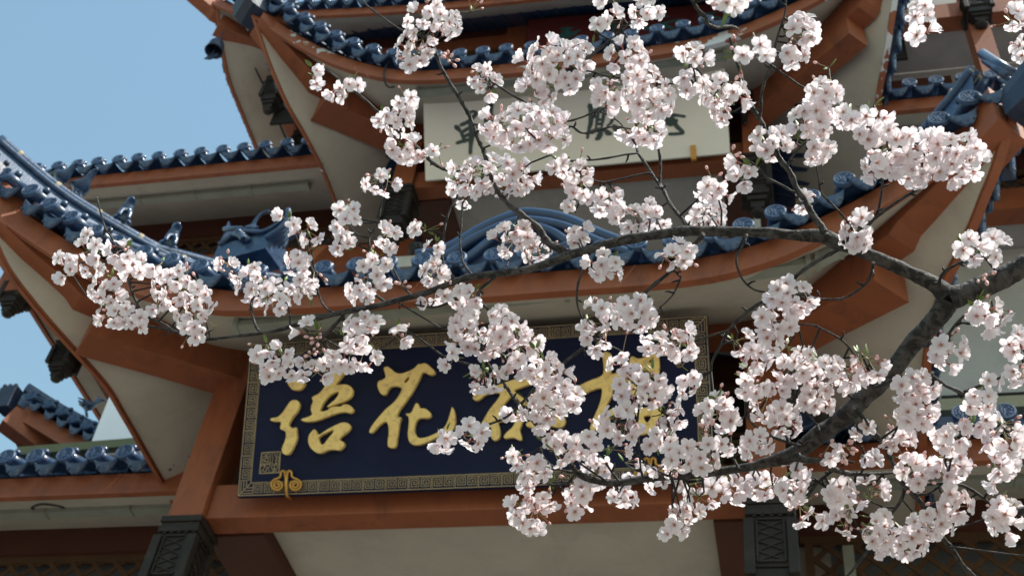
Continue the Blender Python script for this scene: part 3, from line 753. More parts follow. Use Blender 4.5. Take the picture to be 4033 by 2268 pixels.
# ================= hip ridges, corner caps =================
def hp(cx, cy, sgn, d, z): return (cx + sgn * d, cy - d, z)
HA = [hp(XL0, 8, -1, 1.98, 10.72), hp(XL0, 8, -1, 1.5, 10.50), hp(XL0, 8, -1, 1.1, 10.42), hp(XL0, 8, -1, .6, 10.40), hp(XL0, 8, -1, 0, 10.56), hp(XL0, 8, -1, -.9, 11.25), hp(XL0, 8, -1, -2.0, 12.3)]
ridge(HA, RA, .058)
HAR = [hp(XR1, 8, 1, 1.74, 10.60), hp(XR1, 8, 1, 1.5, 10.44), hp(XR1, 8, 1, 1.1, 10.30), hp(XR1, 8, 1, .6, 10.30), hp(XR1, 8, 1, 0, 10.5), hp(XR1, 8, 1, -2.0, 12.3)]
ridge(HAR, RA, .062)
HB = [hp(XL0, 10.4, -1, 1.78, 17.62), hp(XL0, 10.4, -1, 1.4, 17.33), hp(XL0, 10.4, -1, 1.0, 17.12), hp(XL0, 10.4, -1, .5, 17.1), hp(XL0, 10.4, -1, -.9, 18.0), hp(XL0, 10.4, -1, -2.0, 19.0)]
ridge(HB, RB, .052, False)
ridge([hp(XR1, 10.4, 1, 1.8, 17.62), hp(XR1, 10.4, 1, 1.0, 17.12), hp(XR1, 10.4, 1, .3, 17.2), hp(XR1, 10.4, 1, -2.0, 19.0)], RB, .07, False)
# corner caps: curved glazed boxes with scales over the beam ends
def corner_cap(tip, sgn, parent, s=1.0, mt=DBLUE):
    u = Vector((sgn, -1, 0)).normalized(); sd_ = Vector((u.y, -u.x, 0)); T = Vector(tip)
    m = MB(); rows = []
    for (d, zb, zt, w) in ((-.36, -.02, .46, .19), (-.2, -.04, .52, .21), (0, -.02, .60, .22), (.12, .06, .66, .22), (.20, .2, .70, .20)):
        c = T + u * d * s
        pr = []
        for (sx, z) in ((-1, zb), (1, zb), (1.05, zb + (zt - zb) * .6), (.9, zt), (0, zt + .05), (-.9, zt), (-1.05, zb + (zt - zb) * .6), (-1, zb)):
            pr.append(c + sd_ * sx * w * s + Vector((0, 0, z * s)))
        rows.append(pr)
    m.grid(rows, 0, False); n = len(m.v); m.v += rows[0][:7] + rows[-1][:7]; m.face([n + i for i in range(7)]); m.face([n + 7 + i for i in range(7)][::-1])
    for i in range(5):
        for j in range(5):
            c = T + u * (-.30 + .11 * i) * s + sd_ * (-.16 + .08 * j) * s + Vector((0, 0, (.50 + .045 * i + .03) * s))
            m.sphere(c, .032 * s, 8, 5)
    return m.build("corner_cap", mt, parent, bevel=.008)
tB = Vector(hp(XL0, 10.4, -1, 1.98, 16.95)); corner_cap(tB, -1, RB, 1.05, DBLUE)
tA = Vector(hp(XR1, 8, 1, 2.04, 9.66)); corner_cap(tA, 1, RA, .62, DBLUE)
corner_cap(Vector(hp(XL0, 8, -1, 2.06, 9.80)), -1, RA, 1.0, DBLUE)
corner_cap(Vector(hp(XR1, 10.4, 1, 1.98, 16.9)), 1, RB, 1.05, DBLUE)
# raised end tubes with a bright cap plate on the right corner
m = MB()
for (p0, p1, rr) in (((3868, 212), (3990, 292), .042), ((3880, 238), (3972, 304), .036)):
    m.tube([aty(*p0, 6.35), aty(*p1, 6.15)], rr, 10)
m.build("ridge_end_tile", BLUE, RA)

# arched roll ridge on the lower porch roof
arch = [aty(1640, 1010, 7.75), aty(1760, 985, 7.75), aty(1900, 905, 7.75), aty(2030, 852, 7.75), aty(2110, 846, 7.75), aty(2230, 868, 7.75), aty(2360, 925, 7.75), aty(2520, 985, 7.75)]
arch = [tuple(p) for p in arch]
m = MB(); D = [Vector(p) for p in catmull(arch, 8)]
m.tube(D, .07, 12)
D2 = [p + Vector((0, -.05, -.16)) for p in D]; m.tube(D2, .055, 10)
cx_ = (D[0].x + D[-1].x) / 2
D3 = [Vector((cx_ + (p.x - cx_) * .72, p.y - .06, p.z - .24)) for p in D]; m.tube(D3, .05, 10)
D4 = [Vector((cx_ + (p.x - cx_) * .66, p.y - .14, p.z - .44)) for p in D]; pass
m.build("arched_ridge", ARCHB, RA)
m = MB(); m.grid([[p + Vector((0, .02, 0)) for p in D], [Vector((p.x, p.y + .05, 9.6)) for p in D]]); m.grid([[p + Vector((0, .03, 0)) for p in D3], [Vector((p.x, p.y + .02, 9.6)) for p in D3]])
m.build("arch_board", DBLUE, RA)
# slim glazed rails running just behind the tile ends
m = MB()
for (dz, dy) in ((.30, .42), (.375, .50)): m.tube([Vector((x, 6.7 + dy, 8.83 + dz)) for x in (-4.9, -3.5, -2.2, -.9, -.1)], .026, 8)
m.build("glazed_rail", BLUE, RA)

# ================= ridge figures =================
def skin_mesh(name, chains, sub=1):
    """continuous body from joint chains: each chain is [(x,y,z,r),...]; chains share joints by equal coordinates"""
    vs = []; es = []; rs = []; key = {}
    for ch in chains:
        prev = None
        for (x, y, z, r) in ch:
            k = (round(x, 4), round(y, 4), round(z, 4))
            if k not in key: key[k] = len(vs); vs.append((x, y, z)); rs.append(r)
            i = key[k]
            if prev is not None and prev != i: es.append((prev, i))
            prev = i
    me = bpy.data.meshes.new(name); me.from_pydata(vs, es, []); ob = bpy.data.objects.new(name, me); COL.objects.link(ob)
    md = ob.modifiers.new("skin", 'SKIN'); sv = me.skin_vertices[0].data
    for i, r in enumerate(rs): sv[i].radius = (r, r)
    sv[0].use_root = True
    ms = ob.modifiers.new("sub", 'SUBSURF'); ms.levels = sub + 1; ms.render_levels = sub + 1
    dg = bpy.context.evaluated_depsgraph_get(); ev = ob.evaluated_get(dg); out = bpy.data.meshes.new_from_object(ev)
    bpy.data.objects.remove(ob); bpy.data.meshes.remove(me)
    for p in out.polygons: p.use_smooth = True
    return out
def beast():
    # seated beast, faces +x, base at z=0, about .36 tall
    body = [(-.07, 0, .07, .06), (-.05, 0, .13, .058), (0, 0, .20, .05), (.03, 0, .27, .038), (.05, 0, .315, .045), (.10, 0, .31, .03), (.135, 0, .30, .02)]
    ch = [body]
    for s_ in (-1, 1):
        ch.append([(0, 0, .20, .05), (.045, s_ * .035, .15, .024), (.055, s_ * .04, .07, .019), (.075, s_ * .04, .015, .022), (.105, s_ * .042, .01, .018)])
        ch.append([(-.07, 0, .07, .06), (-.03, s_ * .055, .07, .036), (.01, s_ * .06, .02, .024), (.045, s_ * .06, .012, .018)])
        ch.append([(.05, 0, .315, .045), (.03, s_ * .03, .355, .014), (.02, s_ * .035, .375, .007)])
    ch.append([(-.07, 0, .07, .06), (-.12, 0, .12, .022), (-.13, 0, .19, .024), (-.11, 0, .24, .01)])
    me = skin_mesh("ridge_figure", ch); me.materials.append(BLUE); return me
BEAST = beast()
def bird():
    ch = [[(-.16, 0, .20, .012), (-.10, 0, .15, .03), (-.03, 0, .13, .05), (.03, 0, .16, .042), (.06, 0, .22, .026), (.08, 0, .27, .03), (.13, 0, .275, .014), (.16, 0, .262, .005)]]
    for s_ in (-1, 1):
        ch.append([(-.03, 0, .13, .05), (-.05, s_ * .05, .16, .022), (-.10, s_ * .06, .17, .012), (-.16, s_ * .05, .19, .006)])
        ch.append([(-.03, 0, .13, .05), (-.02, s_ * .02, .06, .014), (0, s_ * .02, 0, .016), (.03, s_ * .02, -.01, .012)])
    ch.append([(.08, 0, .27, .03), (.06, 0, .31, .012), (.03, 0, .33, .006)])
    me = skin_mesh("ridge_figure", ch); me.materials.append(BLUE); return me
BIRD = bird()
def put(me, name, loc, rz, sc, parent, label):
    return place(me, name, Matrix.Translation(loc) @ Matrix.Rotation(rz, 4, 'Z') @ Matrix.Diagonal((sc * .92, sc * 1.15, sc * .85, 1)), parent, label)
for (d, lab) in ((1.36, "crested seated ridge figure nearest the roof corner"), (1.02, "seated lion ridge figure in the middle of three"), (.66, "seated lion ridge figure lowest on the ridge")):
    z = {1.36: 10.53, 1.02: 10.49, .66: 10.47}[d]
    put(BEAST if d < 1.3 else BIRD, "ridge_figure", Vector(hp(XL0, 8, -1, d, z)), rad(-50 if d < 1.3 else -30), 1.0 if d < 1.3 else 1.25, RA, lab)
put(BIRD, "ridge_figure", Vector(hp(XL0, 8, -1, 1.66, 10.62)) + Vector((.12, .2, -.02)), rad(-20), 1.1, RA, "large bird ridge figure with spread tail near the corner tip")
for d in (1.0, .72): put(BIRD if d > .9 else BEAST, "ridge_figure", Vector(hp(XL0, 10.4, -1, d, 17.2)), rad(-40), 1.15, RB, None)
for d in (.35,): put(BEAST, "ridge_figure", Vector(hp(XR1, 8, 1, d, 10.33)), rad(-130), .9, RA, None)
put(BIRD, "ridge_figure", Vector((-10.9, 10.6, 16.1)), rad(-40), 1.2, WB, None)
put(BIRD, "ridge_figure", Vector(rd[1]) + Vector((.25, .15, .05)), rad(20), 1.2, LC, None)

# curled ridge-end ornament (wave and mouth) on the lower hip ridge
def ornament(o_, s, parent):
    T = Matrix.Translation(o_) @ Matrix.Rotation(rad(-12), 4, 'Z') @ Matrix.Scale(s, 4)
    m = MB()
    # scooped shell at the back left
    rows = []
    for i in range(9):
        a = rad(-10 + 200 * i / 8); r = .30
        rows.append([T @ Vector((-.33 + .10 * math.cos(a) * j / 6 * 1.2 - .10 * (j / 6), -.16 + .34 * j / 6 - .0, .34 + (r * math.sin(a - .4)) * (.55 + .45 * math.sin(math.pi * (.25 + .5 * j / 6))))) for j in range(7)])
    m.grid(rows)
    # ribbed wave body: nested tubes sweeping to the right and curling up
    for k in range(8):
        w = k / 7
        pts = [(-.30 + .02 * k, -.17 + .045 * k, .14 + .02 * k), (-.12, -.19 + .05 * k, .24 + .03 * w), (.10, -.20 + .05 * k, .20 + .10 * w), (.30, -.19 + .05 * k, .14 + .20 * w), (.46 + .02 * w, -.18 + .05 * k, .22 + .19 * w), (.56 - .02 * k * .4, -.17 + .05 * k, .38 + .06 * w)]
        D = [T @ Vector(p) for p in catmull(pts, 6)]; m.tube(D, [.040 * s * (1 - .55 * i / len(D)) for i in range(len(D))], 8)
    for k in range(5):
        pts = [(.58 - .04 * k, -.20 + .07 * k, .42 - .03 * k), (.62 - .05 * k, -.19 + .07 * k, .25 - .02 * k), (.55 - .05 * k, -.2 + .07 * k, .08), (.40 - .05 * k, -.2 + .07 * k, -.02)]
        m.tube([T @ Vector(p) for p in catmull(pts, 5)], .034 * s, 8)
    # open jaws
    m.tube([T @ Vector(p) for p in catmull([(-.16, -.06, .34), (-.05, -.10, .40), (.06, -.12, .38), (.15, -.14, .31)], 6)], [.055 * s * (1 - .03 * i) for i in range(19)], 8)
    m.tube([T @ Vector(p) for p in catmull([(-.2, -.14, .30), (-.08, -.2, .22), (.02, -.22, .14), (.10, -.22, .04)], 6)], .045 * s, 8)
    m.tube([T @ Vector(p) for p in catmull([(-.36, -.14, .48), (-.26, -.18, .40), (-.14, -.2, .34), (-.02, -.2, .30)], 6)], .03 * s, 8)
    for k in range(6): m.sphere(T @ Vector((-.02 + .03 * k, -.235 + .008 * k, .20 - .028 * k)), .042 * s, 8, 5)
    # hooked tail
    hk = [(-.10, 0, .40), (-.08, 0, .52), (-.06, -.01, .66), (.0, -.02, .75), (.09, -.03, .77), (.16, -.03, .73)]
    D = [T @ Vector(p) for p in catmull(hk, 8)]; m.tube(D, [.034 * s * (1 - .75 * i / len(D)) for i in range(len(D))], 8)
    m.sphere(T @ Vector((-.13, 0, .46)), .075 * s, 10, 7)
    m.box((-.32, -.17, -.16), (.42, .17, .14), X=T)
    return m.build("ridge_ornament", BLUE, parent, "large curled wave and open-mouthed beast ornament with a hooked tail")
ornament(Vector((-5.40, 7.87, 10.84)), .90, RA)

# ================= hung and fixed small things =================
# wind bell under the top corner beam
q = aty(868, 150, 12.1); bl = thing("wind_bell", "dark bronze wind bell with fish clapper hanging from the top corner beam against the sky", "bell", q)
m = MB(); n0 = 0; prof = [(.02, -.02), (.10, -.04), (.15, -.14), (.165, -.30), (.19, -.40)]
rows = [[q + Vector((math.cos(2 * math.pi * k / 16) * r, math.sin(2 * math.pi * k / 16) * r, z - .1)) for k in range(17)] for (r, z) in prof] + [[q + Vector((math.cos(2 * math.pi * k / 16) * r, math.sin(2 * math.pi * k / 16) * r, z - .1)) for k in range(17)] for (r, z) in ((.175, -.40), (.14, -.2))]
m.grid(rows); m.build("bell_body", DBLUE, bl)
m = MB(); m.tube([q + Vector((0, 0, .15)), q + Vector((0, 0, -.62))], .012, 6)
m.hexa([q + Vector(v) for v in ((-.13, -.01, -.75), (.0, -.01, -.80), (.0, .01, -.80), (-.13, .01, -.75))], [q + Vector(v) for v in ((-.05, -.01, -.60), (.06, -.01, -.62), (.06, .01, -.62), (-.05, .01, -.60))])
m.hexa([q + Vector(v) for v in ((.02, -.01, -.80), (.15, -.01, -.70), (.15, .01, -.70), (.02, .01, -.80))], [q + Vector(v) for v in ((.04, -.01, -.62), (.13, -.01, -.60), (.13, .01, -.60), (.04, .01, -.62))])
m.build("clapper", DBLUE, bl)
# cables along the soffits
def cable(pts, lab, r=.012):
    m = MB(); D = [Vector(p) for p in catmull([tuple(p) for p in pts], 8)]; m.tube(D, r, 6)
    tag(m.build("cable", CABLE), lab, "cable", "cables under the eaves")
def on_soffit(px, py, a, b_):
    """where the ray meets the sloping soffit between (y, z) a and b_, a little below it"""
    d = ray(px, py); k = d.z / d.y; s_ = (b_[1] - a[1]) / (b_[0] - a[0]); y = (a[1] - .035 - 1.6 - s_ * a[0]) / (k - s_); return CP + d * (y / d.y)
SB = lambda px, py: on_soffit(px, py, (10.25, 15.64), (11.75, 16.42)); SA = lambda px, py: on_soffit(px, py, (9.06, 8.78), (10.25, 9.22))
cable([SB(500, 802), SB(620, 790), SB(700, 778), SB(722, 752), SB(745, 765), SB(722, 782), SB(810, 768), SB(955, 742), SB(1060, 722), SB(1135, 708), SB(1150, 728), SB(1120, 735)], "thin black cable looping under the left upper wing eave", .02)
cable([SA(-60, 2022), SA(90, 2015), SA(200, 2008), SA(250, 1995), SA(170, 1982), SA(130, 2000), SA(260, 2008), SA(360, 2004), SA(480, 2000), SA(620, 1994)], "thin black cable looping under the left lower wing eave", .018)
cable([aty(1545, 235, 8.9), aty(1516, 270, 8.9), aty(1515, 320, 8.95), aty(1535, 345, 9.1), aty(1580, 335, 9.2), aty(1640, 328, 9.2)], "thin black cable hanging in a loop from the upper porch eave at its left", .012)
cable([aty(2940, 320, 10.3), aty(2960, 380, 10.3), aty(2925, 440, 10.3), aty(2935, 490, 10.3), aty(2960, 400, 10.3), aty(3080, 380, 10.3), aty(3200, 470, 10.3)], "dark cable bundle on the column beside the cream signboard", .022)
# spotlight on the ledge beneath the left upper column
q = aty(1640, 965, 9.9); sp = thing("spotlight", "small black spotlight on a cream ledge under the upper left column", "spotlight", q)
m = MB(); m.tube([q + Vector((0, -.05, -.10)), q + Vector((.02, .18, .12))], [.075, .085], 14); m.tube([q + Vector((0, -.12, -.16)), q + Vector((0, -.05, -.10))], [.05, .074], 14); m.build("housing", CABLE, sp)
m = MB(); m.bar(q + Vector((-.1, .08, -.02)), q + Vector((-.1, .1, -.22)), .03, .02); m.bar(q + Vector((.1, .08, -.02)), q + Vector((.1, .1, -.22)), .03, .02); m.build("bracket", CABLE, sp)
part("ledge", PLAST, [((q.x - .28, q.y - .02, q.z - .42), (q.x + .38, q.y + .5, q.z - .22))])
# bright white pillar and olive rail beyond the left wing
q0 = atz(365, 1760, 11.0); 
m = MB(); yb = 10.15
P0, P1, P2, P3 = aty(340, 1790, yb), aty(545, 1790, yb), aty(520, 1640, yb), aty(437, 1545, yb)
m.hexa([P0, P1, P1 + Vector((0, .5, 0)), P0 + Vector((0, .5, 0))], [P3, P2, P2 + Vector((0, .5, 0)), P3 + Vector((0, .5, 0))])
m.build("side_pillar", WHITEW, TW, "bright white pillar beyond the left lower wing")
a = aty(70, 1785, 10.1); b_ = aty(585, 1745, 10.1)
m = MB(); m.bar(a, b_, .10, .12); m.build("rail", OLIVE, TW)
# ================= signboards =================
class SignPlane:
    """plane through world origin O with in-plane right U, up V and normal N (towards the viewer)"""
    def __init__(s, O, lean, yaw=0):
        s.O = Vector(O); s.U = Vector((math.cos(yaw), math.sin(yaw), 0)); L = rad(lean)
        s.N = Vector((math.sin(yaw) * math.cos(L), -math.cos(yaw) * math.cos(L), -math.sin(L))).normalized(); s.V = s.N.cross(s.U).normalized()
        if s.V.z < 0: s.V = -s.V
    def uv(s, px, py):
        d = ray(px, py); t = (s.O - CP).dot(s.N) / d.dot(s.N); p = CP + d * t - s.O; return (p.dot(s.U), p.dot(s.V))
    def P(s, u, v, h=0): return s.O + s.U * u + s.V * v + s.N * h
def sbar(m, sp, a, b_, w, h0, h1, mi=0):
    (x0, y0), (x1, y1) = a, b_; dx, dy = x1 - x0, y1 - y0; L = math.hypot(dx, dy) or 1e-6; nx, ny = -dy / L * w / 2, dx / L * w / 2
    ex, ey = dx / L * w / 2, dy / L * w / 2
    c = [(x0 - ex + nx, y0 - ey + ny), (x0 - ex - nx, y0 - ey - ny), (x1 + ex - nx, y1 + ey - ny), (x1 + ex + nx, y1 + ey + ny)]
    m.hexa([sp.P(u, v, h0) for u, v in c], [sp.P(u, v, h1) for u, v in c], mi)
def chaikin(l, it=2):
    for _ in range(it):
        o_ = []
        for i in range(len(l)):
            a = l[i]; b_ = l[(i + 1) % len(l)]
            o_.append((a[0] * .75 + b_[0] * .25, a[1] * .75 + b_[1] * .25)); o_.append((a[0] * .25 + b_[0] * .75, a[1] * .25 + b_[1] * .75))
        l = o_
    return l
def glyph(name, sp, polys, conv, mt, parent, depth, bevel, label=None):
    first = None
    for loops in polys:
        m = MB(); L = []
        for l in loops:
            c = chaikin([sp.uv(*conv(*p)) for p in l], 2); ar = sum(c[i][0] * c[(i + 1) % len(c)][1] - c[(i + 1) % len(c)][0] * c[i][1] for i in range(len(c)))
            if ar < 0: c = c[::-1]
            L.append(c)
        L = [L[0]] + [h[::-1] for h in L[1:]]
        m.poly(L, sp.O, sp.U, sp.V, sp.N, .004, depth)
        ob = m.build(name if first is None else "gold_stroke", mt, parent if first is None else first)
        if bevel:
            md = ob.modifiers.new("bevel", 'BEVEL'); md.width = bevel; md.segments = 3; md.limit_method = 'ANGLE'; md.angle_limit = rad(50)
        if first is None: first = ob
    return first

# --- navy board ---
BL = aty(933, 1957, 7.90); NS = SignPlane(BL, 26)
uvTL = NS.uv(1018, 1352); uvBR = NS.uv(2812, 1880); uvTR = NS.uv(2793, 1241)
SW = (uvBR[0] + uvTR[0]) / 2; SH = (uvTL[1] + uvTR[1]) / 2
print("navy board", uvTL, uvTR, uvBR, SW, SH)
navy = thing("signboard", "navy blue signboard with raised gold calligraphy and a gold key-pattern border, leaning forward", "signboard", NS.P(SW / 2, 0, -.03))
m = MB(); c = [(0, 0), (SW, 0), (SW, SH), (0, SH)]
m.hexa([NS.P(u, v, -.07) for u, v in c], [NS.P(u, v, 0) for u, v in c]); m.build("board", NAVY, navy, bevel=.006)
m = MB(); bw = .118
for ins in (.012, bw):
    a, b_, c2, d2 = (ins, ins), (SW - ins, ins), (SW - ins, SH - ins), (ins, SH - ins)
    for p, q in ((a, b_), (b_, c2), (c2, d2), (d2, a)): sbar(m, NS, p, q, .0055, .0005, .004)
def key_unit(m, f, flip):
    # square spiral in a unit cell 0..1 (x along, y across)
    s_ = [(.06, .04), (.06, .94), (.90, .94), (.90, .16), (.24, .16), (.24, .76), (.74, .76), (.74, .36), (.42, .36), (.42, .56), (.58, .56)]
    if flip: s_ = [(1 - x, y) for x, y in s_]
    for a, b_ in zip(s_, s_[1:]): sbar(m, NS, f(*a), f(*b_), .0042, .0005, .004)
def strip(p0, p1, q):
    """key pattern between p0 and p1, q = inward unit vector"""
    L = math.hypot(p1[0] - p0[0], p1[1] - p0[1]); n = int(L / .098); n -= n % 2; st = L / n; dx, dy = (p1[0] - p0[0]) / L, (p1[1] - p0[1]) / L; W_ = bw - .03
    for k in range(n):
        f = lambda x, y, k=k: (p0[0] + dx * st * (k + x) + q[0] * W_ * y, p0[1] + dy * st * (k + x) + q[1] * W_ * y)
        key_unit(m, f, k % 2 == 1)
e0 = .021
strip((bw + .02, e0), (SW - bw - .02, e0), (0, 1)); strip((bw + .02, SH - e0), (SW - bw - .02, SH - e0), (0, -1))
strip((e0, bw + .02), (e0, SH - bw - .02), (1, 0)); strip((SW - e0, bw + .02), (SW - e0, SH - bw - .02), (-1, 0))
for (cx_, cy_, sx, sy) in ((0, 0, 1, 1), (SW, 0, -1, 1), (SW, SH, -1, -1), (0, SH, 1, -1)):
    for k in range(3):
        o1 = .03 + .024 * k
        sbar(m, NS, (cx_ + sx * o1, cy_ + sy * (o1 + .015)), (cx_ + sx * o1, cy_ + sy * .135), .005, .0005, .004)
        sbar(m, NS, (cx_ + sx * (o1 + .015), cy_ + sy * o1), (cx_ + sx * .135, cy_ + sy * o1), .005, .0005, .004)
    sbar(m, NS, (cx_ + sx * .02, cy_ + sy * .02), (cx_ + sx * .11, cy_ + sy * .11), .006, .0005, .0045)
m.build("key_border", GOLDL, navy)
g1 = lambda x, y: (1000 + x / 2.8975, 1350 + y / 2.8975)
g2 = lambda x, y: (1750 + x / 2.3418, 1350 + y / 2.3418)
glyph("gold_character", NS, [
 [[(400,430),(470,380),(560,400),(600,450),(600,490),(555,550),(470,555),(430,520),(405,470)]],
 [[(435,680),(480,662),(530,675),(545,720),(520,790),(460,860),(410,945),(440,975),(480,990),(503,966),(505,1010),(515,1100),(480,1180),(440,1260),(400,1290),(350,1275),(335,1220),(380,1130),(395,1040),(360,1005),(315,995),(335,930),(330,905),(220,908),(206,872),(290,865),(340,820),(390,750)]],
 [[(880,390),(960,330),(1060,340),(1000,430),(940,500),(1020,488),(1100,492),(1155,545),(1140,620),(1060,680),(950,712),(838,755),(900,700),(960,650),(1000,570),(950,570),(870,620),(820,680),(780,760),(770,800),(850,790),(890,755),(950,738),(1010,745),(1050,710),(1120,725),(1165,780),(1125,820),(1060,795),(950,815),(830,865),(720,905),(600,912),(545,885),(640,860),(695,830),(668,780),(680,720),(700,680),(675,633),(760,600),(820,530),(860,460)]],
 [[(715,995),(742,1030),(745,1075),(850,1005),(950,950),(1040,915),(1115,935),(1125,990),(1060,1050),(1000,1090),(990,1120),(1040,1138),(1060,1175),(1000,1240),(950,1228),(870,1225),(780,1275),(720,1260),(660,1200),(636,1130),(650,1060),(690,1012)],
  [(750,1085),(850,1030),(938,998),(922,1040),(870,1100),(815,1175),(780,1172),(762,1120)]]],
 g1, GOLD, navy, .045, .014)
glyph("gold_character", NS, [
 [[(1495,300),(1540,282),(1580,310),(1640,362),(1700,370),(1770,345),(1850,308),(1895,252),(1920,262),(1970,242),(2035,290),(2090,350),(2050,388),(2000,370),(1960,343),(1925,360),(1910,410),(1870,490),(1820,580),(1750,680),(1680,770),(1650,830),(1660,870),(1703,853),(1675,930),(1665,1030),(1650,1100),(1640,1195),(1600,1212),(1545,1200),(1545,1130),(1560,1040),(1555,960),(1530,900),(1470,930),(1400,1000),(1370,1038),(1330,1038),(1350,980),(1400,910),(1460,840),(1530,760),(1600,710),(1660,640),(1700,560),(1710,525),(1640,503),(1580,510),(1545,545),(1520,608),(1470,602),(1445,560),(1425,500),(1440,448),(1480,440),(1528,410),(1512,350)],
  [(1738,435),(1785,392),(1795,415),(1772,455),(1745,478),(1728,462)]],
 [[(1875,690),(1900,730),(1910,765),(1970,758),(2032,808),(2040,852),(2000,875),(1930,865),(1880,880),(1850,950),(1845,1020),(1870,1080),(1910,1102),(1990,1090),(2080,1050),(2160,1010),(2210,950),(2240,870),(2262,790),(2280,730),(2312,830),(2314,920),(2290,1000),(2230,1045),(2120,1082),(2030,1125),(1960,1155),(1880,1180),(1800,1165),(1772,1080),(1780,980),(1790,900),(1780,850),(1738,822),(1815,818),(1842,745)]]],
 g1, GOLD, navy, .045, .014)
glyph("gold_character", NS, [
 [[(275,505),(300,450),(360,430),(440,430),(520,395),(620,360),(760,320),(900,300),(925,345),(800,390),(690,430),(640,450),(740,520),(790,580),(745,590),(680,520),(640,480),(600,530),(530,610),(510,660),(530,690),(600,668),(660,640),(620,700),(540,735),(500,735),(520,790),(528,865),(500,905),(460,910),(438,870),(450,800),(420,770),(380,790),(340,845),(308,850),(330,790),(380,710),(430,620),(500,540),(540,470),(440,470),(380,490),(340,530),(300,545),(275,528)]],
 [[(680,640),(735,640),(735,720),(715,780),(700,810),(722,870),(722,908),(690,903),(650,880),(600,885),(563,893),(558,868),(590,830),(640,790),(665,740)]],
 [[(760,740),(900,720),(1000,690),(1080,680),(1118,698),(1130,740),(1100,785),(1060,795),(980,770),(860,790),(770,790)]],
 [[(840,430),(900,430),(900,720),(840,740)]]],
 g2, GOLD, navy, .045, .014)
glyph("gold_character", NS, [
 [[(1458,95),(1540,100),(1555,160),(1540,240),(1545,310),(1640,270),(1650,320),(1555,390),(1562,470),(1545,510),(1500,590),(1484,650),(1600,600),(1620,650),(1480,740),(1420,790),(1370,835),(1345,810),(1370,740),(1400,665),(1440,580),(1462,480),(1462,420),(1380,440),(1260,498),(1210,492),(1196,450),(1230,418),(1350,358),(1450,325),(1480,290),(1475,200)]],
 [[(1735,128),(1790,165),(1850,150),(1895,108),(1940,92),(1980,120),(1992,220),(1982,335),(1935,335),(1900,270),(1820,260),(1720,250),(1710,180)],
  [(1888,190),(1908,160),(1928,172),(1908,202)]],
 [[(1600,400),(1700,330),(1840,300),(1960,380),(1980,460),(1900,520),(1780,500),(1700,470),(1620,500)]],
 [[(1960,550),(2000,610),(2060,645),(2115,675),(2105,700),(2050,690),(1990,680),(1965,740),(1930,812),(1850,855),(1780,855),(1735,825),(1755,760),(1790,740),(1770,690),(1700,660),(1640,640),(1700,600),(1820,620),(1900,600)],
  [(1838,680),(1918,678),(1902,720),(1877,752),(1852,722)]]],
 g2, GOLD, navy, .045, .014)
# small seal at the lower left and oval stamp at the upper right
m = MB(); zs = lambda x, y: NS.uv(900 + x / 1.8117, 1200 + y / 1.8117)
sq = [zs(238, 1055), zs(372, 1048), zs(360, 1195), zs(222, 1202)]
for a, b_ in zip(sq, sq[1:] + sq[:1]): sbar(m, NS, a, b_, .006, .0005, .003)
def sl(*pts, w=.0035):
    P = [zs(*p) for p in pts]
    for a, b_ in zip(P, P[1:]): sbar(m, NS, a, b_, w, .0005, .003)
sl((250,1062),(265,1072),(285,1062),(300,1070)); sl((246,1082),(300,1080),(298,1130),(244,1134),(246,1082)); sl((258,1095),(285,1092),(283,1115),(256,1118),(258,1095)); sl((270,1070),(270,1092)); sl((250,1105),(290,1125))
sl((310,1062),(318,1100),(310,1130)); sl((326,1060),(334,1074),(350,1062),(362,1072)); sl((330,1085),(362,1083),(358,1125)); sl((338,1095),(336,1130),(350,1130)); sl((346,1080),(345,1118)); sl((305,1135),(358,1132))
sl((236,1150),(262,1146),(250,1170),(232,1190)); sl((262,1146),(282,1165),(300,1146)); sl((272,1160),(268,1192)); sl((246,1178),(262,1192)); sl((284,1172),(296,1192))
sl((308,1145),(352,1143),(350,1165),(306,1168),(308,1145)); sl((328,1143),(326,1192)); sl((310,1178),(348,1176)); sl((312,1192),(322,1180)); sl((334,1180),(346,1192)); sl((228,1140),(300,1138))
m.build("seal_mark", GOLDL, navy)
m = MB(); ov = [NS.uv(2676 + 19 * math.cos(a), 1418 + 27 * math.sin(a)) for a in [2 * math.pi * k / 20 for k in range(20)]]
for a, b_ in zip(ov, ov[1:] + ov[:1]): sbar(m, NS, a, b_, .004, .0005, .003)
for (x0, y0, x1, y1) in ((2668,1402,2684,1400),(2676,1396,2675,1436),(2666,1414,2686,1412),(2668,1424,2676,1414),(2684,1426,2677,1414),(2669,1434,2683,1432)): sbar(m, NS, NS.uv(x0, y0), NS.uv(x1, y1), .004, .0005, .003)
m.build("oval_stamp", GOLDL, navy)
# gold wire scroll brackets that hold the lower edge
def scroll(cx, label, sp, y_mid):
    t = thing("scroll_bracket", label, "bracket", sp.P(*sp.uv(cx, y_mid), .03), "gold scroll brackets holding the navy signboard")
    m = MB()
    f = lambda x, y, h=.035: sp.P(*sp.uv(cx + (x - 423) / 1.8117, y_mid + (y - 1290) / 1.8117), h)
    m.tube([f(423, 1190), f(423, 1290), f(426, 1365), f(426, 1372, -.06)], .013, 8)
    for sg in (-1, 1):
        pts = [f(423 + sg * 3, 1275), f(423 + sg * 8, 1215), f(423 + sg * 20, 1190), f(423 + sg * 38, 1200), f(423 + sg * 42, 1232)]
        for k in range(26):
            a = rad(-70 + k * 30) ; r = 47 * (1 - k / 29)
            pts.append(f(423 + sg * (62 + r * math.cos(a) * (1)), 1290 + r * math.sin(a) * .92))
        m.tube([Vector(p) for p in catmull([tuple(p) for p in pts], 4)], .010, 7)
    m.build("scroll", BRASS, t)
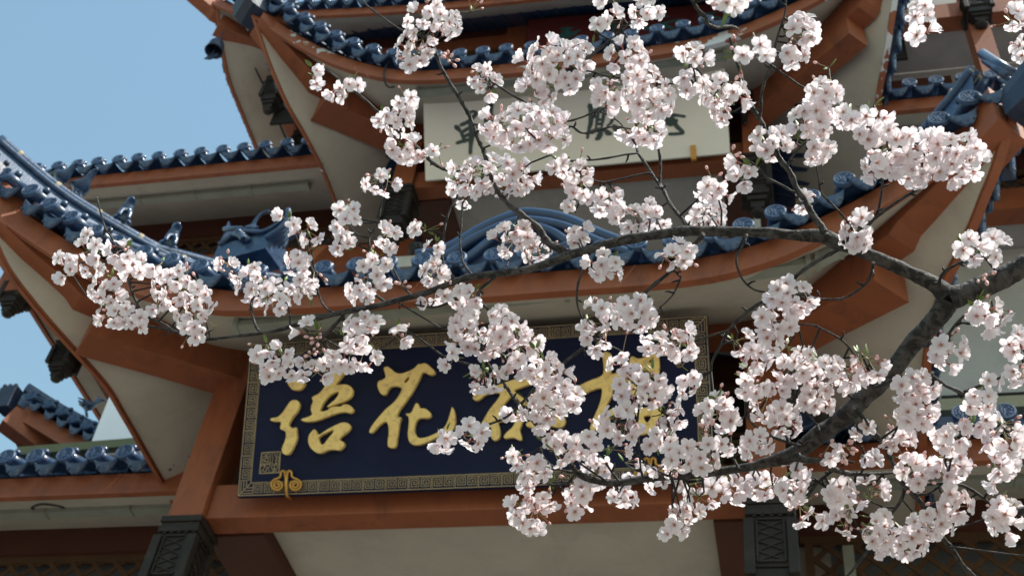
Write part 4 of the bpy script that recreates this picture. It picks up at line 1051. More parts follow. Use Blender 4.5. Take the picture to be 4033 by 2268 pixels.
scroll(900 + 423 / 1.8117, "gold wire double-scroll bracket at the lower left of the navy signboard", NS, 1200 + 1290 / 1.8117)
scroll(2562, "gold wire double-scroll bracket at the lower right of the navy signboard behind the blossom", NS, 1862)

# --- cream board ---
BLc = aty(1675, 712, 10.30); CS = SignPlane(BLc, 38)
u1 = CS.uv(2873, 602); u2 = CS.uv(2854, 248); u3 = CS.uv(1667, 375)
print("cream board", u1, u2, u3)
cw = (u1[0] + u2[0]) / 2; chh = (u2[1] + u3[1]) / 2
cream = thing("signboard", "cream white signboard with grey-green calligraphy under the upper porch roof", "signboard", CS.P(cw / 2, 0, -.03))
c = [(0, 0), (cw, 0), (cw, chh), (0, chh)]
m = MB(); m.hexa([CS.P(u, v, -.07) for u, v in c], [CS.P(u, v, 0) for u, v in c]); m.build("board", WHITES, cream, bevel=.006)
ws = lambda x, y: CS.uv(1600 + x / 1.9815, 200 + y / 1.9815)
def brush(m, sp, conv, strokes, k, lift=0.0):
    """painted strokes as thin tapered slabs"""
    for st in strokes:
        w0 = st[0]; pts = [conv(*p) for p in st[1:]]
        D = catmull(pts, 6) if len(pts) > 1 else pts
        n = len(D)
        L = []; R = []
        for i, p in enumerate(D):
            a = D[max(i - 1, 0)]; b_ = D[min(i + 1, n - 1)]; dx, dy = b_[0] - a[0], b_[1] - a[1]; l = math.hypot(dx, dy) or 1e-6
            t = i / (n - 1); w = w0 * k * (.62 + .38 * math.sin(math.pi * min(1, t * 1.15 + .1))) / 2 * (1.15 if t < .12 else 1)
            L.append((p[0] - dy / l * w, p[1] + dx / l * w)); R.append((p[0] + dy / l * w, p[1] - dx / l * w))
        for i in range(n - 1):
            m.hexa([sp.P(*q, .0005) for q in (L[i], R[i], R[i + 1], L[i + 1])], [sp.P(*q, .006 + lift + .0002 * (i % 2)) for q in (L[i], R[i], R[i + 1], L[i + 1])])
        for q, rr in ((D[0], w0 * k * .33), (D[-1], w0 * k * .30)):
            n0 = len(m.v)
            for j in range(8): m.v.append(sp.P(q[0] + rr * math.cos(j * .785), q[1] + rr * math.sin(j * .785), .0058 + lift))
            m.face([n0 + j for j in range(8)])
kpx = 1 / 1.9815 / 4898 * 14.2 * 2.4
def chars(sp, conv, sets, mt, parent, k, name):
    for s_ in sets:
        first = None
        for i, st in enumerate(s_):
            m = MB(); brush(m, sp, conv, [st], k, i * .0004); ob = m.build(name if first is None else "brush_stroke", mt, first or parent)
            first = first or ob
chars(CS, ws, [
 [(20,(385,592),(405,610),(432,640)), (17,(425,582),(480,558),(520,525),(545,490),(520,475),(490,490)), (15,(430,640),(450,690),(455,715)), (15,(395,722),(450,705),(500,690),(545,650)),
  (15,(432,640),(480,610),(520,590)), (15,(455,670),(500,650),(525,640)), (24,(505,560),(512,640),(505,720),(500,800)), (13,(545,590),(540,640),(530,660)),
  (17,(600,465),(618,500),(622,560),(630,610)), (17,(625,450),(650,430),(668,412),(662,470),(672,540),(665,600)), (12,(625,520),(660,502)), (12,(628,562),(665,548))],
 [(20,(1430,425),(1442,480),(1440,560),(1425,620),(1415,680)), (13,(1445,440),(1480,415),(1500,395)), (13,(1450,480),(1500,455),(1540,450)), (12,(1455,520),(1490,510)), (14,(1500,470),(1490,540),(1480,600)), (12,(1500,540),(1530,540)), (12,(1496,575),(1530,570)),
  (14,(1545,470),(1535,540),(1525,600)), (15,(1570,480),(1610,510),(1600,560),(1570,590)), (18,(1440,640),(1500,618),(1560,625),(1600,650)), (22,(1520,640),(1500,680),(1485,690)), (18,(1560,640),(1590,655)), (22,(1620,590),(1650,625),(1675,640)),
  (14,(1560,420),(1600,430),(1640,470))],
 [(18,(2010,520),(2060,512),(2100,505),(2172,515)), (14,(2060,512),(2030,545),(2020,580)), (20,(2110,545),(2060,575),(2040,548),(2080,540),(2110,590),(2160,640),(2110,650),(2055,652)), (12,(1990,560),(1960,600)),(16,(1930,480),(1960,520),(1950,560))]],
 GREENG, cream, kpx, "painted_character")
q = CS.uv(2730, 580)
m = MB(); m.box((0, 0, 0), (0, 0, 0)); m = MB()
c = [(q[0] - .035, -.03), (q[0] + .035, -.03), (q[0] + .035, .15), (q[0] - .035, .15)]
cl = thing("bracket", "small brass bracket hooked over the lower right edge of the cream signboard", "bracket", CS.P(q[0], 0, .02))
m.hexa([CS.P(u, v, .003) for u, v in c], [CS.P(u, v, .035) for u, v in c]); m.build("clip", BRASS, cl, bevel=.004)
m = MB(); m.hexa([CS.P(u, v, h) for u, v, h in ((q[0] - .035, -.05, -.09), (q[0] + .035, -.05, -.09), (q[0] + .035, -.05, .035), (q[0] - .035, -.05, .035))], [CS.P(u, v, h) for u, v, h in ((q[0] - .035, -.031, -.09), (q[0] + .035, -.031, -.09), (q[0] + .035, -.031, .035), (q[0] - .035, -.031, .035))]); m.build("clip_foot", BRASS, cl)

# --- dark red board of the top storey ---
RSp = SignPlane((-4.52, 13.1, 21.9), 14)
red = thing("signboard", "dark red signboard with teal calligraphy under the top eave, partly behind tiles", "signboard", RSp.P(2.2, 0, -.03))
ttl = RSp.uv(2103, 76); ttr = RSp.uv(2925, 5); rw = 4.32; rh = min(ttl[1], 2.4)
print("red board", ttl, ttr)
c = [(0, 0), (rw, 0), (rw, ttr[1]), (0, ttl[1])]
m = MB(); m.hexa([RSp.P(u, v, -.07) for u, v in c], [RSp.P(u, v, 0) for u, v in c]); m.build("board", REDB, red, bevel=.006)
rs = lambda x, y: RSp.uv(2000 + x / 2.576, y / 2.576)
kr = 1 / 2.576 / 4898 * 24.5 * 1.5
chars(RSp, rs, [
 [(20,(540,300),(600,290),(660,285)), (22,(445,402),(520,365),(600,340),(690,330),(730,312)), (18,(560,350),(530,390),(520,410),(600,400)), (18,(600,300),(605,360),(600,410)), (16,(560,380),(640,355)), (16,(550,330),(640,312)), (20,(590,425),(640,415),(675,425),(660,455),(620,475)), (18,(700,320),(680,350),(640,370),(600,400))],
 [(18,(925,310),(945,330),(935,365),(930,395)), (16,(945,310),(990,300),(1000,320),(965,345)), (20,(1060,262),(1130,262),(1210,268)), (18,(1100,262),(1080,300),(1050,345)), (18,(1120,290),(1160,310),(1175,340)), (14,(1060,300),(1120,300)), (16,(1100,330),(1150,345))],
 [(18,(1520,192),(1580,180),(1640,170)), (28,(1380,300),(1430,290),(1480,282),(1560,250),(1640,225),(1742,205)), (24,(1610,250),(1550,290),(1500,330),(1470,365)), (24,(1560,290),(1620,275),(1670,295),(1690,320),(1680,350))],
 [(20,(1930,160),(2000,145),(2110,135)), (24,(1960,190),(2060,175),(2170,190)), (20,(2040,150),(2020,200),(1990,230))]],
 TEAL, red, kr, "painted_character")
# ================= cherry tree =================
# limbs traced as (x, y, radius) on a 2576-wide view, each with its own distance from the camera at start and end
BR = [
 ("limb", 2.02, 2.04, [(2760,560,40),(2660,628,36),(2576,670,30),(2520,698,30),(2475,719,30),(2430,738,31),(2387,752,34)], 10),
 ("limb", 2.04, 2.42, [(2387,752,32),(2352,716,22),(2281,681,19),(2193,643,17.5),(2140,620,19),(2105,609,21),(2070,594,19),(1999,592,15),(1928,585,14),(1858,583,14),(1770,581,14),(1724,581,15),(1650,592,13.5),(1571,604,13),(1493,625,13),(1437,641,12.5),(1380,661,11),(1324,678,10.5),(1253,687,10),(1183,697,9),(1141,711,9),(1077,735,8.5),(1006,754,8),(936,772,8),(880,781,7.5),(830,793,7),(760,812,6.5),(700,830,5.5),(640,840,5),(590,846,4.2),(540,852,3.5)], 8),
 ("limb", 2.04, 2.16, [(2387,752,30),(2370,782,30),(2352,807,29),(2325,840,27),(2299,867,26),(2246,927,25),(2193,980,26),(2140,1033,25),(2095,1070,24),(2052,1100,23),(1992,1143,21),(1928,1163,14),(1880,1175,12.5),(1823,1184,11.5),(1735,1195,11),(1690,1197,11),(1641,1200,11),(1553,1213,10.5),(1483,1204,10),(1444,1185,7)], 8),
 ("branch", 2.04, 2.12, [(2000,1143,12),(2020,1155,9),(2062,1160,8),(2094,1177,8),(2140,1191,7),(2203,1191,5),(2250,1188,3)], 6),
 ("branch", 2.28, 2.46, [(1440,641,11),(1423,634,11),(1380,610,10),(1352,574,9),(1306,535,8.5),(1278,511,8),(1250,475,7.5),(1235,440,6.5),(1222,400,6),(1216,377,6),(1204,353,6),(1193,324,6),(1179,289,5.5),(1162,257,5.5),(1137,219,5),(1109,166,4.5),(1096,130,4),(1088,109,3.5)], 6),
 ("branch", 2.18, 2.40, [(1735,580,7),(1725,564,5.5),(1705,539,5.2),(1684,511,5),(1669,479,5),(1652,455,4.6),(1624,412,4.2),(1606,386,4),(1599,363,3.5)], 6),
 ("branch", 2.28, 2.36, [(1665,474,4.4),(1659,465,4.2),(1661,405,4),(1648,335,3.4),(1641,303,2.6)], 6),
 ("twig", 2.36, 2.30, [(1606,386,2.8),(1571,390,2.6),(1500,402,2.8),(1430,404,2.6),(1391,395,2.4),(1366,363,2.6),(1350,352,2)], 5),
 ("twig", 2.32, 2.30, [(1640,437,2.8),(1627,436,2.8),(1571,448,2.6),(1518,459,2.6),(1482,448,2.2),(1465,438,2)], 5),
 ("twig", 2.26, 2.34, [(1600,365,2.6),(1560,310,2.4),(1507,282,2.6),(1465,296,2.6),(1430,305,2.6),(1408,300,2.2)], 5),
 ("twig", 2.30, 2.34, [(1648,338,2.4),(1590,325,2.6),(1542,319,2.6),(1500,330,2.8),(1465,335,2.6),(1444,321,3.4),(1435,318,1.5)], 5),
 ("twig", 2.12, 2.2, [(1868,214,3.4),(1805,205,3.2),(1760,207,3),(1717,210,3),(1690,211,3),(1655,213,3),(1589,199,2.8),(1535,194,2.8),(1490,182,2.6),(1451,176,2.4)], 5),
 ("twig", 2.20, 2.26, [(1455,182,2.6),(1465,169,3.4),(1483,145,3.6),(1535,102,3.6),(1571,70,3.4),(1610,33,3),(1630,15,2.4)], 5),
 ("branch", 2.06, 2.16, [(2085,600,12),(2077,588,10.5),(2066,571,10),(2045,542,9),(2010,483,8.5),(1985,430,8),(1960,398,7),(1935,350,6.5),(1918,314,6.5),(1907,293,6.5),(1890,268,6),(1872,219,5),(1861,176,4.8),(1846,140,4.4),(1837,95,3.4)], 6),
 ("branch", 2.12, 2.12, [(1909,298,5),(1914,278,4.6),(1914,247,4.4),(1925,194,4),(1943,155,3.6),(1957,92,3.2),(1974,35,2.6),(1977,-10,2)], 5),
 ("branch", 2.06, 2.02, [(2120,612,6),(2165,585,4.6),(2204,546,4.4),(2247,514,4.2),(2317,470,4),(2350,440,3.5),(2400,400,3)], 5),
 ("twig", 2.05, 2.02, [(2200,549,3.6),(2211,521,3.4),(2218,479,3.2),(2218,437,3),(2207,388,2.8),(2190,356,2.4)], 5),
 ("twig", 2.06, 2.06, [(2150,590,3),(2133,560,3),(2105,525,3),(2067,486,2.8),(2059,451,2.6),(2052,412,2.6),(2035,352,2.4)], 5),
 ("twig", 2.12, 2.06, [(1879,590,4.4),(1868,618,3.6),(1852,652,3.6),(1865,697,3.2),(1893,726,3),(1930,736,2.6),(1960,742,2)], 5),
 ("twig", 2.04, 2.08, [(2196,660,5),(2192,682,4),(2179,712,3.6),(2140,743,3.4),(2105,752,3.2),(2062,751,3),(2030,742,2.4)], 5),
 ("branch", 2.05, 2.2, [(2118,622,7),(2101,632,6),(2052,659,5.6),(1999,697,5.2),(1935,750,5),(1893,775,4.8),(1858,800,4.6),(1833,832,4.4),(1819,860,4),(1795,902,3.6),(1788,934,3)], 6),
 ("twig", 2.14, 2.2, [(1833,832,3.4),(1787,846,3),(1745,858,2.6),(1720,866,2)], 5),
 ("branch", 2.12, 2.24, [(1770,588,7),(1750,610,5.6),(1724,638,5.6),(1694,676,5.2),(1641,719,5),(1588,768,5),(1535,803,4.8),(1500,842,4.8),(1447,892,4.6),(1394,931,4.2),(1352,969,4),(1317,1008,3.8),(1271,1050,3.4),(1211,1073,3),(1148,1082,2.6),(1112,1093,2)], 6),
 ("twig", 2.14, 2.12, [(1694,676,3.4),(1705,690,3),(1712,700,3),(1700,728,2.6),(1691,743,2.4),(1662,772,2)], 5),
 ("twig", 2.22, 2.18, [(1486,632,4.4),(1479,648,3.6),(1461,691,3.4),(1451,726,3.2),(1454,772,2.8),(1465,803,2.4)], 5),
 ("twig", 2.30, 2.26, [(1250,690,5),(1243,698,4.6),(1211,726,4.4),(1204,751,4),(1222,772,3.6),(1245,800,3)], 5),
 ("twig", 2.32, 2.30, [(1180,704,4),(1172,719,3.2),(1148,751,3),(1094,772,2.8),(1042,766,2.4)], 5),
 ("twig", 2.32, 2.42, [(1152,708,5),(1123,680,3.8),(1112,638,3.6),(1119,578,3.4),(1130,532,3),(1148,500,2.6)], 5),
 ("twig", 2.32, 2.42, [(1190,695,4),(1165,659,3),(1158,609,2.8),(1162,549,2.6),(1163,511,2.2)], 5),
 ("twig", 2.34, 2.42, [(1040,746,4),(1034,741,3.4),(1010,715,3),(982,662,2.8),(971,641,2.6)], 5),
 ("twig", 2.36, 2.46, [(972,764,4.6),(967,757,4),(936,733,3.8),(921,705,3.6),(924,673,3.4),(929,620,3),(930,600,2.8),(947,567,2.4),(959,521,2.2),(961,482,1.8)], 5),
 ("twig", 2.38, 2.42, [(845,790,3.6),(820,775,3),(805,750,2.8),(795,710,2.4)], 5),
 ("twig", 2.40, 2.46, [(652,834,4.4),(642,813,4),(632,780,4),(634,757,3.8),(640,740,3.4)], 5),
 ("branch", 2.42, 2.50, [(545,852,4.6),(500,852,4.8),(460,840,5),(437,830,5),(405,813,4.8),(363,785,4.4),(335,742,4.2),(325,704,3.6)], 5),
 ("twig", 2.42, 2.48, [(460,842,3.6),(423,829,3.2),(370,820,3),(344,813,3),(304,792,2.8),(278,776,2.4)], 5),
 ("twig", 2.48, 2.55, [(322,700,3.2),(305,660,2.8),(293,630,2.8),(282,598,2.8),(264,573,2.6),(252,531,2.4),(243,496,3)], 5),
 ("branch", 2.37, 2.34, [(866,786,6),(857,802,5.2),(822,837,5.2),(793,865,5),(765,890,4.6),(730,900,3.6),(700,905,2.8)], 5),
 ("twig", 2.3, 2.3, [(1000,757,2.4),(1013,768,2.2),(1059,796,2.4),(1109,825,2.2)], 5),
 ("twig", 2.28, 2.24, [(1017,832,2.2),(1049,846,2.6),(1105,888,2.8),(1148,906,3),(1218,930,2.8),(1240,940,2.6)], 5),
 ("branch", 2.26, 2.14, [(1211,888,3.4),(1236,930,3.8),(1264,959,4),(1285,992,4.4),(1299,1008,4.6),(1331,1047,5.4),(1359,1079,5.6),(1394,1114,6),(1425,1150,6.6),(1447,1184,7)], 5),
 ("twig", 2.15, 2.2, [(1482,1181,3),(1440,1150,2.8),(1401,1107,2.6),(1370,1060,2)], 5),
 ("twig", 2.14, 2.16, [(1530,1212,3.4),(1482,1181,3),(1430,1142,2.8),(1400,1110,2.4)], 5),
 ("twig", 2.12, 2.18, [(1558,1212,3.4),(1535,1180,3),(1518,1156,2.8),(1490,1135,2.6),(1465,1114,2.2)], 5),
 ("twig", 2.08, 2.16, [(1770,1190,3.6),(1759,1181,3.2),(1725,1146,3),(1712,1128,3),(1687,1086,3),(1676,1043,2.8),(1659,1004,2.4)], 5),
 ("twig", 2.10, 2.14, [(1618,1204,3.4),(1613,1180,3),(1609,1142,2.8),(1606,1100,2.8),(1604,1058,2.2)], 5),
 ("twig", 2.10, 2.12, [(1690,1198,3.2),(1666,1191,3),(1630,1167,2.8),(1599,1139,2.2)], 5),
 ("twig", 2.06, 2.12, [(1860,1180,4),(1851,1163,3.4),(1840,1138,3.2),(1838,1107,2.8),(1842,1080,2.2)], 5),
 ("twig", 2.16, 2.2, [(1442,1188,3.6),(1419,1184,2.8),(1394,1174,2.6),(1370,1152,2.6),(1359,1124,2.2)], 5),
 ("twig", 2.16, 2.2, [(1446,1192,3.4),(1430,1212,3.2),(1401,1219,3),(1380,1216,2.8),(1352,1198,2.2)], 5),
 ("twig", 2.18, 2.2, [(1404,1219,3),(1387,1248,2.8),(1359,1262,2.4),(1330,1262,1.8)], 5),
 ("twig", 2.18, 2.2, [(1400,1216,2.8),(1415,1232,2.6),(1430,1248,2.4),(1450,1252,1.8)], 5),
 ("twig", 2.04, 2.08, [(2040,1106,4),(2017,1121,3.8),(1988,1114,3.6),(1946,1100,3.4),(1911,1082,3),(1876,1047,2.4)], 5),
 ("twig", 2.04, 2.1, [(2060,1085,4),(2055,1068,3),(2034,1043,2.6),(2016,1028,2.4),(1999,1015,2.4)], 5),
 ("twig", 2.1, 2.08, [(2118,1172,3.6),(2130,1152,3.2),(2144,1135,3),(2152,1100,2.8),(2151,1068,2.4)], 5),
 ("twig", 2.1, 2.08, [(2165,1193,3.4),(2172,1172,3.2),(2175,1149,3),(2168,1121,2.4)], 5),
 ("branch", 2.1, 2.1, [(2093,1178,5),(2086,1190,4.6),(2070,1203,4),(2058,1212,2.6)], 4),
 ("branch", 2.04, 2.1, [(2150,1024,9),(2168,1047,6.6),(2190,1079,6.4),(2218,1110,6.6),(2232,1128,6.6),(2240,1155,7),(2253,1181,8),(2274,1220,8),(2316,1262,7.6),(2341,1308,7.2),(2369,1350,7),(2398,1385,6.6),(2422,1421,6.2),(2450,1449,6),(2490,1490,5)], 5),
 ("branch", 2.1, 2.06, [(2276,1222,5),(2274,1236,4.8),(2260,1269,4.6),(2225,1311,4.4),(2197,1350,4.2),(2175,1396,4),(2136,1442,3.6),(2110,1470,3)], 5),
 ("branch", 2.1, 2.06, [(2285,1232,4.4),(2299,1220,4.4),(2352,1216,4.2),(2380,1216,4.2),(2422,1220,4.2),(2458,1241,4.2),(2486,1262,3.8),(2520,1290,3)], 5),
 ("twig", 2.1, 2.08, [(2300,1242,3.4),(2334,1240,3),(2366,1220,2.8),(2385,1200,2.2)], 5),
 ("branch", 2.02, 2.0, [(2200,975,5),(2260,950,4.4),(2310,942,4.4),(2345,945,4.8),(2380,969,5),(2422,990,5),(2458,1026,5),(2510,1068,5),(2576,1110,4.8),(2640,1150,4)], 5),
 ("branch", 2.02, 2.0, [(2412,988,4.4),(2419,987,4),(2493,959,3.4),(2542,937,3.2),(2590,905,3)], 5),
 ("twig", 2.04, 2.06, [(2222,958,4.6),(2200,944,3.4),(2185,930,3.2),(2168,916,3.2),(2147,888,3),(2115,853,3),(2070,828,2.8),(2034,817,2.6),(1992,817,2)], 5),
 ("branch", 2.02, 2.0, [(2368,722,5),(2364,706,4.4),(2373,687,4.2),(2398,669,4),(2426,655,3.6),(2437,641,3)], 5),
 ("branch", 2.02, 2.0, [(2318,868,5),(2334,870,4.4),(2360,858,4.2),(2384,842,4),(2405,814,3.8),(2436,786,3)], 5),
 ("twig", 2.01, 2.0, [(2400,822,3.2),(2420,813,3),(2444,814,3),(2479,803,2.4)], 5),
 ("branch", 2.42, 2.5, [(1006,332,3),(1013,335,4),(1049,370,5),(1077,398,5.4),(1098,416,5),(1130,430,5),(1200,455,6),(1242,470,7)], 5),
 ("twig", 2.42, 2.52, [(1008,340,3.6),(975,305,3.2),(936,268,3.2),(900,236,3.2),(865,211,3),(830,183,2.6),(806,178,2)], 5),
 ("twig", 2.44, 2.5, [(1090,120,3.6),(1077,102,3.4),(1049,88,3.2),(1006,74,3),(964,46,2.8),(925,17,2.6),(905,-8,2.2)], 5),
 ("twig", 2.36, 2.42, [(1360,300,3),(1331,264,3.2),(1289,240,3.4),(1246,212,2.6),(1230,205,2)], 5),
 ("twig", 2.1, 2.12, [(2013,490,4.8),(1990,480,3.8),(1971,469,3.6),(1929,448,3.2),(1907,423,3),(1872,395,2.4)], 5),
 ("twig", 2.1, 2.12, [(1980,425,4),(1989,400,3),(2010,374,2.8),(2034,352,2.2)], 5),
 ("twig", 2.06, 2.04, [(2330,1320,2.4),(2334,1326,2.6),(2387,1329,2.6),(2433,1318,2.4),(2486,1304,2)], 5),
 ("twig", 2.08, 2.04, [(2396,1384,3),(2394,1375,2.6),(2458,1382,2.4),(2528,1392,2.4),(2590,1398,2)], 5),
 ("twig", 2.06, 2.06, [(2268,1255,2.6),(2290,1280,2.4),(2310,1310,2),(2330,1326,2)], 5),
 ("branch", 1.35, 1.45, [(1700,-60,5),(1725,-20,5),(1742,3,5),(1759,28,5.2),(1777,45,5),(1781,60,4.6),(1805,70,4.6),(1837,67,4),(1856,74,3)], 5),
]
tree = thing("cherry_tree", "flowering cherry tree with pale pink blossom on dark branches in front of the tower", "cherry tree", (3.4, 2.1, 0))
def tree_tube(name, pts, rr, seg, parent):
    m = MB(); m.tube(pts, rr, seg); ob = m.build(name, BARK, parent)
    me = ob.data; uv = me.uv_layers.new(name="along"); L = [0]
    for a, b_ in zip(pts, pts[1:]): L.append(L[-1] + (Vector(b_) - Vector(a)).length)
    for p in me.polygons:
        vi = [me.loops[l].vertex_index for l in p.loop_indices]; ks = [i % seg for i in vi]; wrap = max(ks) - min(ks) > seg / 2
        for l, i in zip(p.loop_indices, vi):
            k = i % seg; k = k + seg if wrap and k < seg / 2 else k
            uv.data[l].uv = (L[min(i // seg, len(L) - 1)], k / seg)
    return ob
NODE = []       # (x, y, depth, world point, radius) along every branch, in view units
SPURS = []
for (nm, d0, d1, pts, sub) in BR:
    D = catmull(pts, sub); n = len(D); W3 = []; R3 = []
    for i, q in enumerate(D):
        t = i / (n - 1); dz = d0 + (d1 - d0) * t
        x, y, r = q; r *= .93
        p = atd(x * DS, y * DS, dz); big = nm == "limb"
        nv = noise.noise_vector(p * (14 if big else 30)); wob = r * DS / FPX * dz
        p = p + nv * wob * (.22 if big else .45)
        W3.append(p); rr = wob * (1 + .16 * noise.noise(p * (35 if big else 90)) + .08 * noise.noise(p * 160)); 
        if not big and i % 5 == 3: rr *= 1.22       # bud scars along the twigs
        R3.append(max(.0009, rr)); NODE.append((x, y, dz, p, wob))
        if not big and r < 6 and i > 3 and i % 7 == 4 and rnd.random() < .55: SPURS.append((p, (W3[i] - W3[i - 1]).normalized(), wob))
    tree_tube(nm, W3, R3, 14 if nm == "limb" else (9 if nm == "branch" else 6), tree)
# the rest of the tree, outside the frame on the right
a0 = atd(2760 * DS, 560 * DS, 2.02)
tree_tube("trunk", [Vector(p) for p in catmull([(3.4, 2.1, -.2), (3.35, 2.1, .9), (3.2, 2.05, 1.9), (2.9, 1.9, 2.6), (2.4, 1.7, 3.0), (a0.x + .35, a0.y + .05, a0.z + .02), tuple(a0)], 6)],
          [.17 - .135 * (i / 36) ** .8 for i in range(37)], 14, tree)
b0 = atd(1700 * DS, -60 * DS, 1.35)
tree_tube("branch", [Vector(p) for p in catmull([(2.4, 1.7, 3.0), (1.7, 1.2, 3.4), (.8, .8, 3.3), (b0.x + .15, b0.y, b0.z + .12), tuple(b0)], 6)], [.03 - .0265 * i / 24 for i in range(25)], 9, tree)
for (x, y) in ((2640, 1150), (2520, 1290), (2490, 1490), (2590, 905)):
    a = atd(x * DS, y * DS, 2.02)
    tree_tube("branch", [Vector(p) for p in catmull([tuple(a), (a.x + .3, a.y - .02, a.z - .02), (2.2, 1.7, 2.7), (2.9, 1.9, 2.6)], 5)], [.006 + .012 * i / 15 for i in range(16)], 8, tree)
for (x, y) in ((2110, 1470),):
    pass
m = MB()
for (p, t, w) in SPURS:
    v = Vector((rnd.uniform(-1, 1), rnd.uniform(-1, 1), rnd.uniform(-1, 1))); v = (v - t * v.dot(t)).normalized()
    L = rnd.uniform(.006, .014); m.tube([p, p + v * (w + L * .6) + t * L * .2, p + v * (w + L) + t * L * .5], [.0022, .0019, .0011], 6)
sp_ = m.build("spur_bud", BARK, tree); sp_["kind"] = "stuff"

# ---- blossom ----
def flower_mesh(name, seed, cup, close=1.0):
    r = random.Random(seed); m = MB(); att = []
    for k in range(5):
        a0_ = 2 * math.pi * k / 5 + r.uniform(-.10, .10); L = .0205 * r.uniform(.92, 1.06); Wd = L * r.uniform(.86, 1.0) * (.75 + .25 * close); cu = cup + r.uniform(-.12, .14); tw = r.uniform(-.28, .28)
        nu, nv_ = 6, 4; base = len(m.v)
        for i in range(nu + 1):
            u = i / nu
            w = Wd * (math.sin(math.pi * min(1, (u * .86 + .05))) ** .8) * .40 * (1.0 if u < .9 else .93)
            for j in range(nv_ + 1):
                v = -1 + 2 * j / nv_
                x = L * (.06 + .94 * u); 
                if i == nu: x -= L * .10 * (1 - abs(v)) * 1.3       # notch at the tip
                if i == nu and abs(v) > .8: x -= L * .06
                y = v * w
                z = math.sin(u * 1.5) * L * cu + (v * v) * w * .35 - (u ** 3) * L * .12 + math.sin(v * 3 + seed + k) * .0008 * u + tw * v * w * u * .8
                ca, sa = math.cos(a0_), math.sin(a0_); hx = x * math.sqrt(max(.2, 1 - cu * cu * .5))
                m.v.append(Vector((ca * hx - sa * y, sa * hx + ca * y, z + .0006 * k))); att.append(u)
        for i in range(nu):
            for j in range(nv_):
                q = base + i * (nv_ + 1) + j; m.face((q, q + 1, q + nv_ + 2, q + nv_ + 1), 0, True)
    for k in range(14):
        a = 2 * math.pi * k / 14 + r.uniform(-.2, .2); L = r.uniform(.0045, .0085); h = r.uniform(.004, .007); b = len(m.v)
        tip = Vector((math.cos(a) * L, math.sin(a) * L, h)); s_ = Vector((-math.sin(a), math.cos(a), 0)) * .00022
        m.v += [s_ + Vector((0, 0, .0006)), -s_ + Vector((0, 0, .0006)), tip]; m.face((b, b + 1, b + 2), 1); att += [0] * 3
        b = len(m.v); e = .00065
        m.v += [tip + Vector(v) * e for v in ((1, 0, 0), (-.5, .87, 0), (-.5, -.87, 0), (0, 0, 1.3))]; att += [0] * 4
        for f in ((0, 1, 3), (1, 2, 3), (2, 0, 3), (0, 2, 1)): m.face([b + i for i in f], 1)
    b = len(m.v)         # red star eye and the calyx behind
    for k in range(10):
        a = 2 * math.pi * k / 10; rr = .0036 if k % 2 == 0 else .0015
        m.v.append(Vector((math.cos(a) * rr, math.sin(a) * rr, .0012 + (0.0007 if k % 2 == 0 else 0)))); att.append(0)
    m.face([b + k for k in range(10)], 2)
    for k in range(5):
        a = 2 * math.pi * (k + .5) / 5; b = len(m.v)
        m.v += [Vector((math.cos(a - .35) * .0022, math.sin(a - .35) * .0022, -.0012)), Vector((math.cos(a + .35) * .0022, math.sin(a + .35) * .0022, -.0012)), Vector((math.cos(a) * .0068, math.sin(a) * .0068, -.0004 + cup * .002))]; att += [0] * 3
        m.face((b, b + 1, b + 2), 2)
    n0 = len(m.v); m.tube([Vector((0, 0, 0)), Vector((0, 0, -.003)), Vector((0, 0, -.0085))], [.0022, .0021, .001], 6, 2); att += [0] * (len(m.v) - n0)
    me = m.mesh(name, [PETAL, STAM, CALYX])
    at = me.attributes.new("radial", 'FLOAT', 'POINT'); at.data.foreach_set("value", att)
    return me
FL = [flower_mesh("blossom", s_, c, 1) for s_, c in ((1, .10), (2, .22), (3, .30), (4, .16), (5, .38), (6, .26), (7, .55), (8, .05), (9, .75), (10, .95), (11, .32), (12, .18))]
FV = [np.array([v.co for v in f.vertices]) for f in FL]

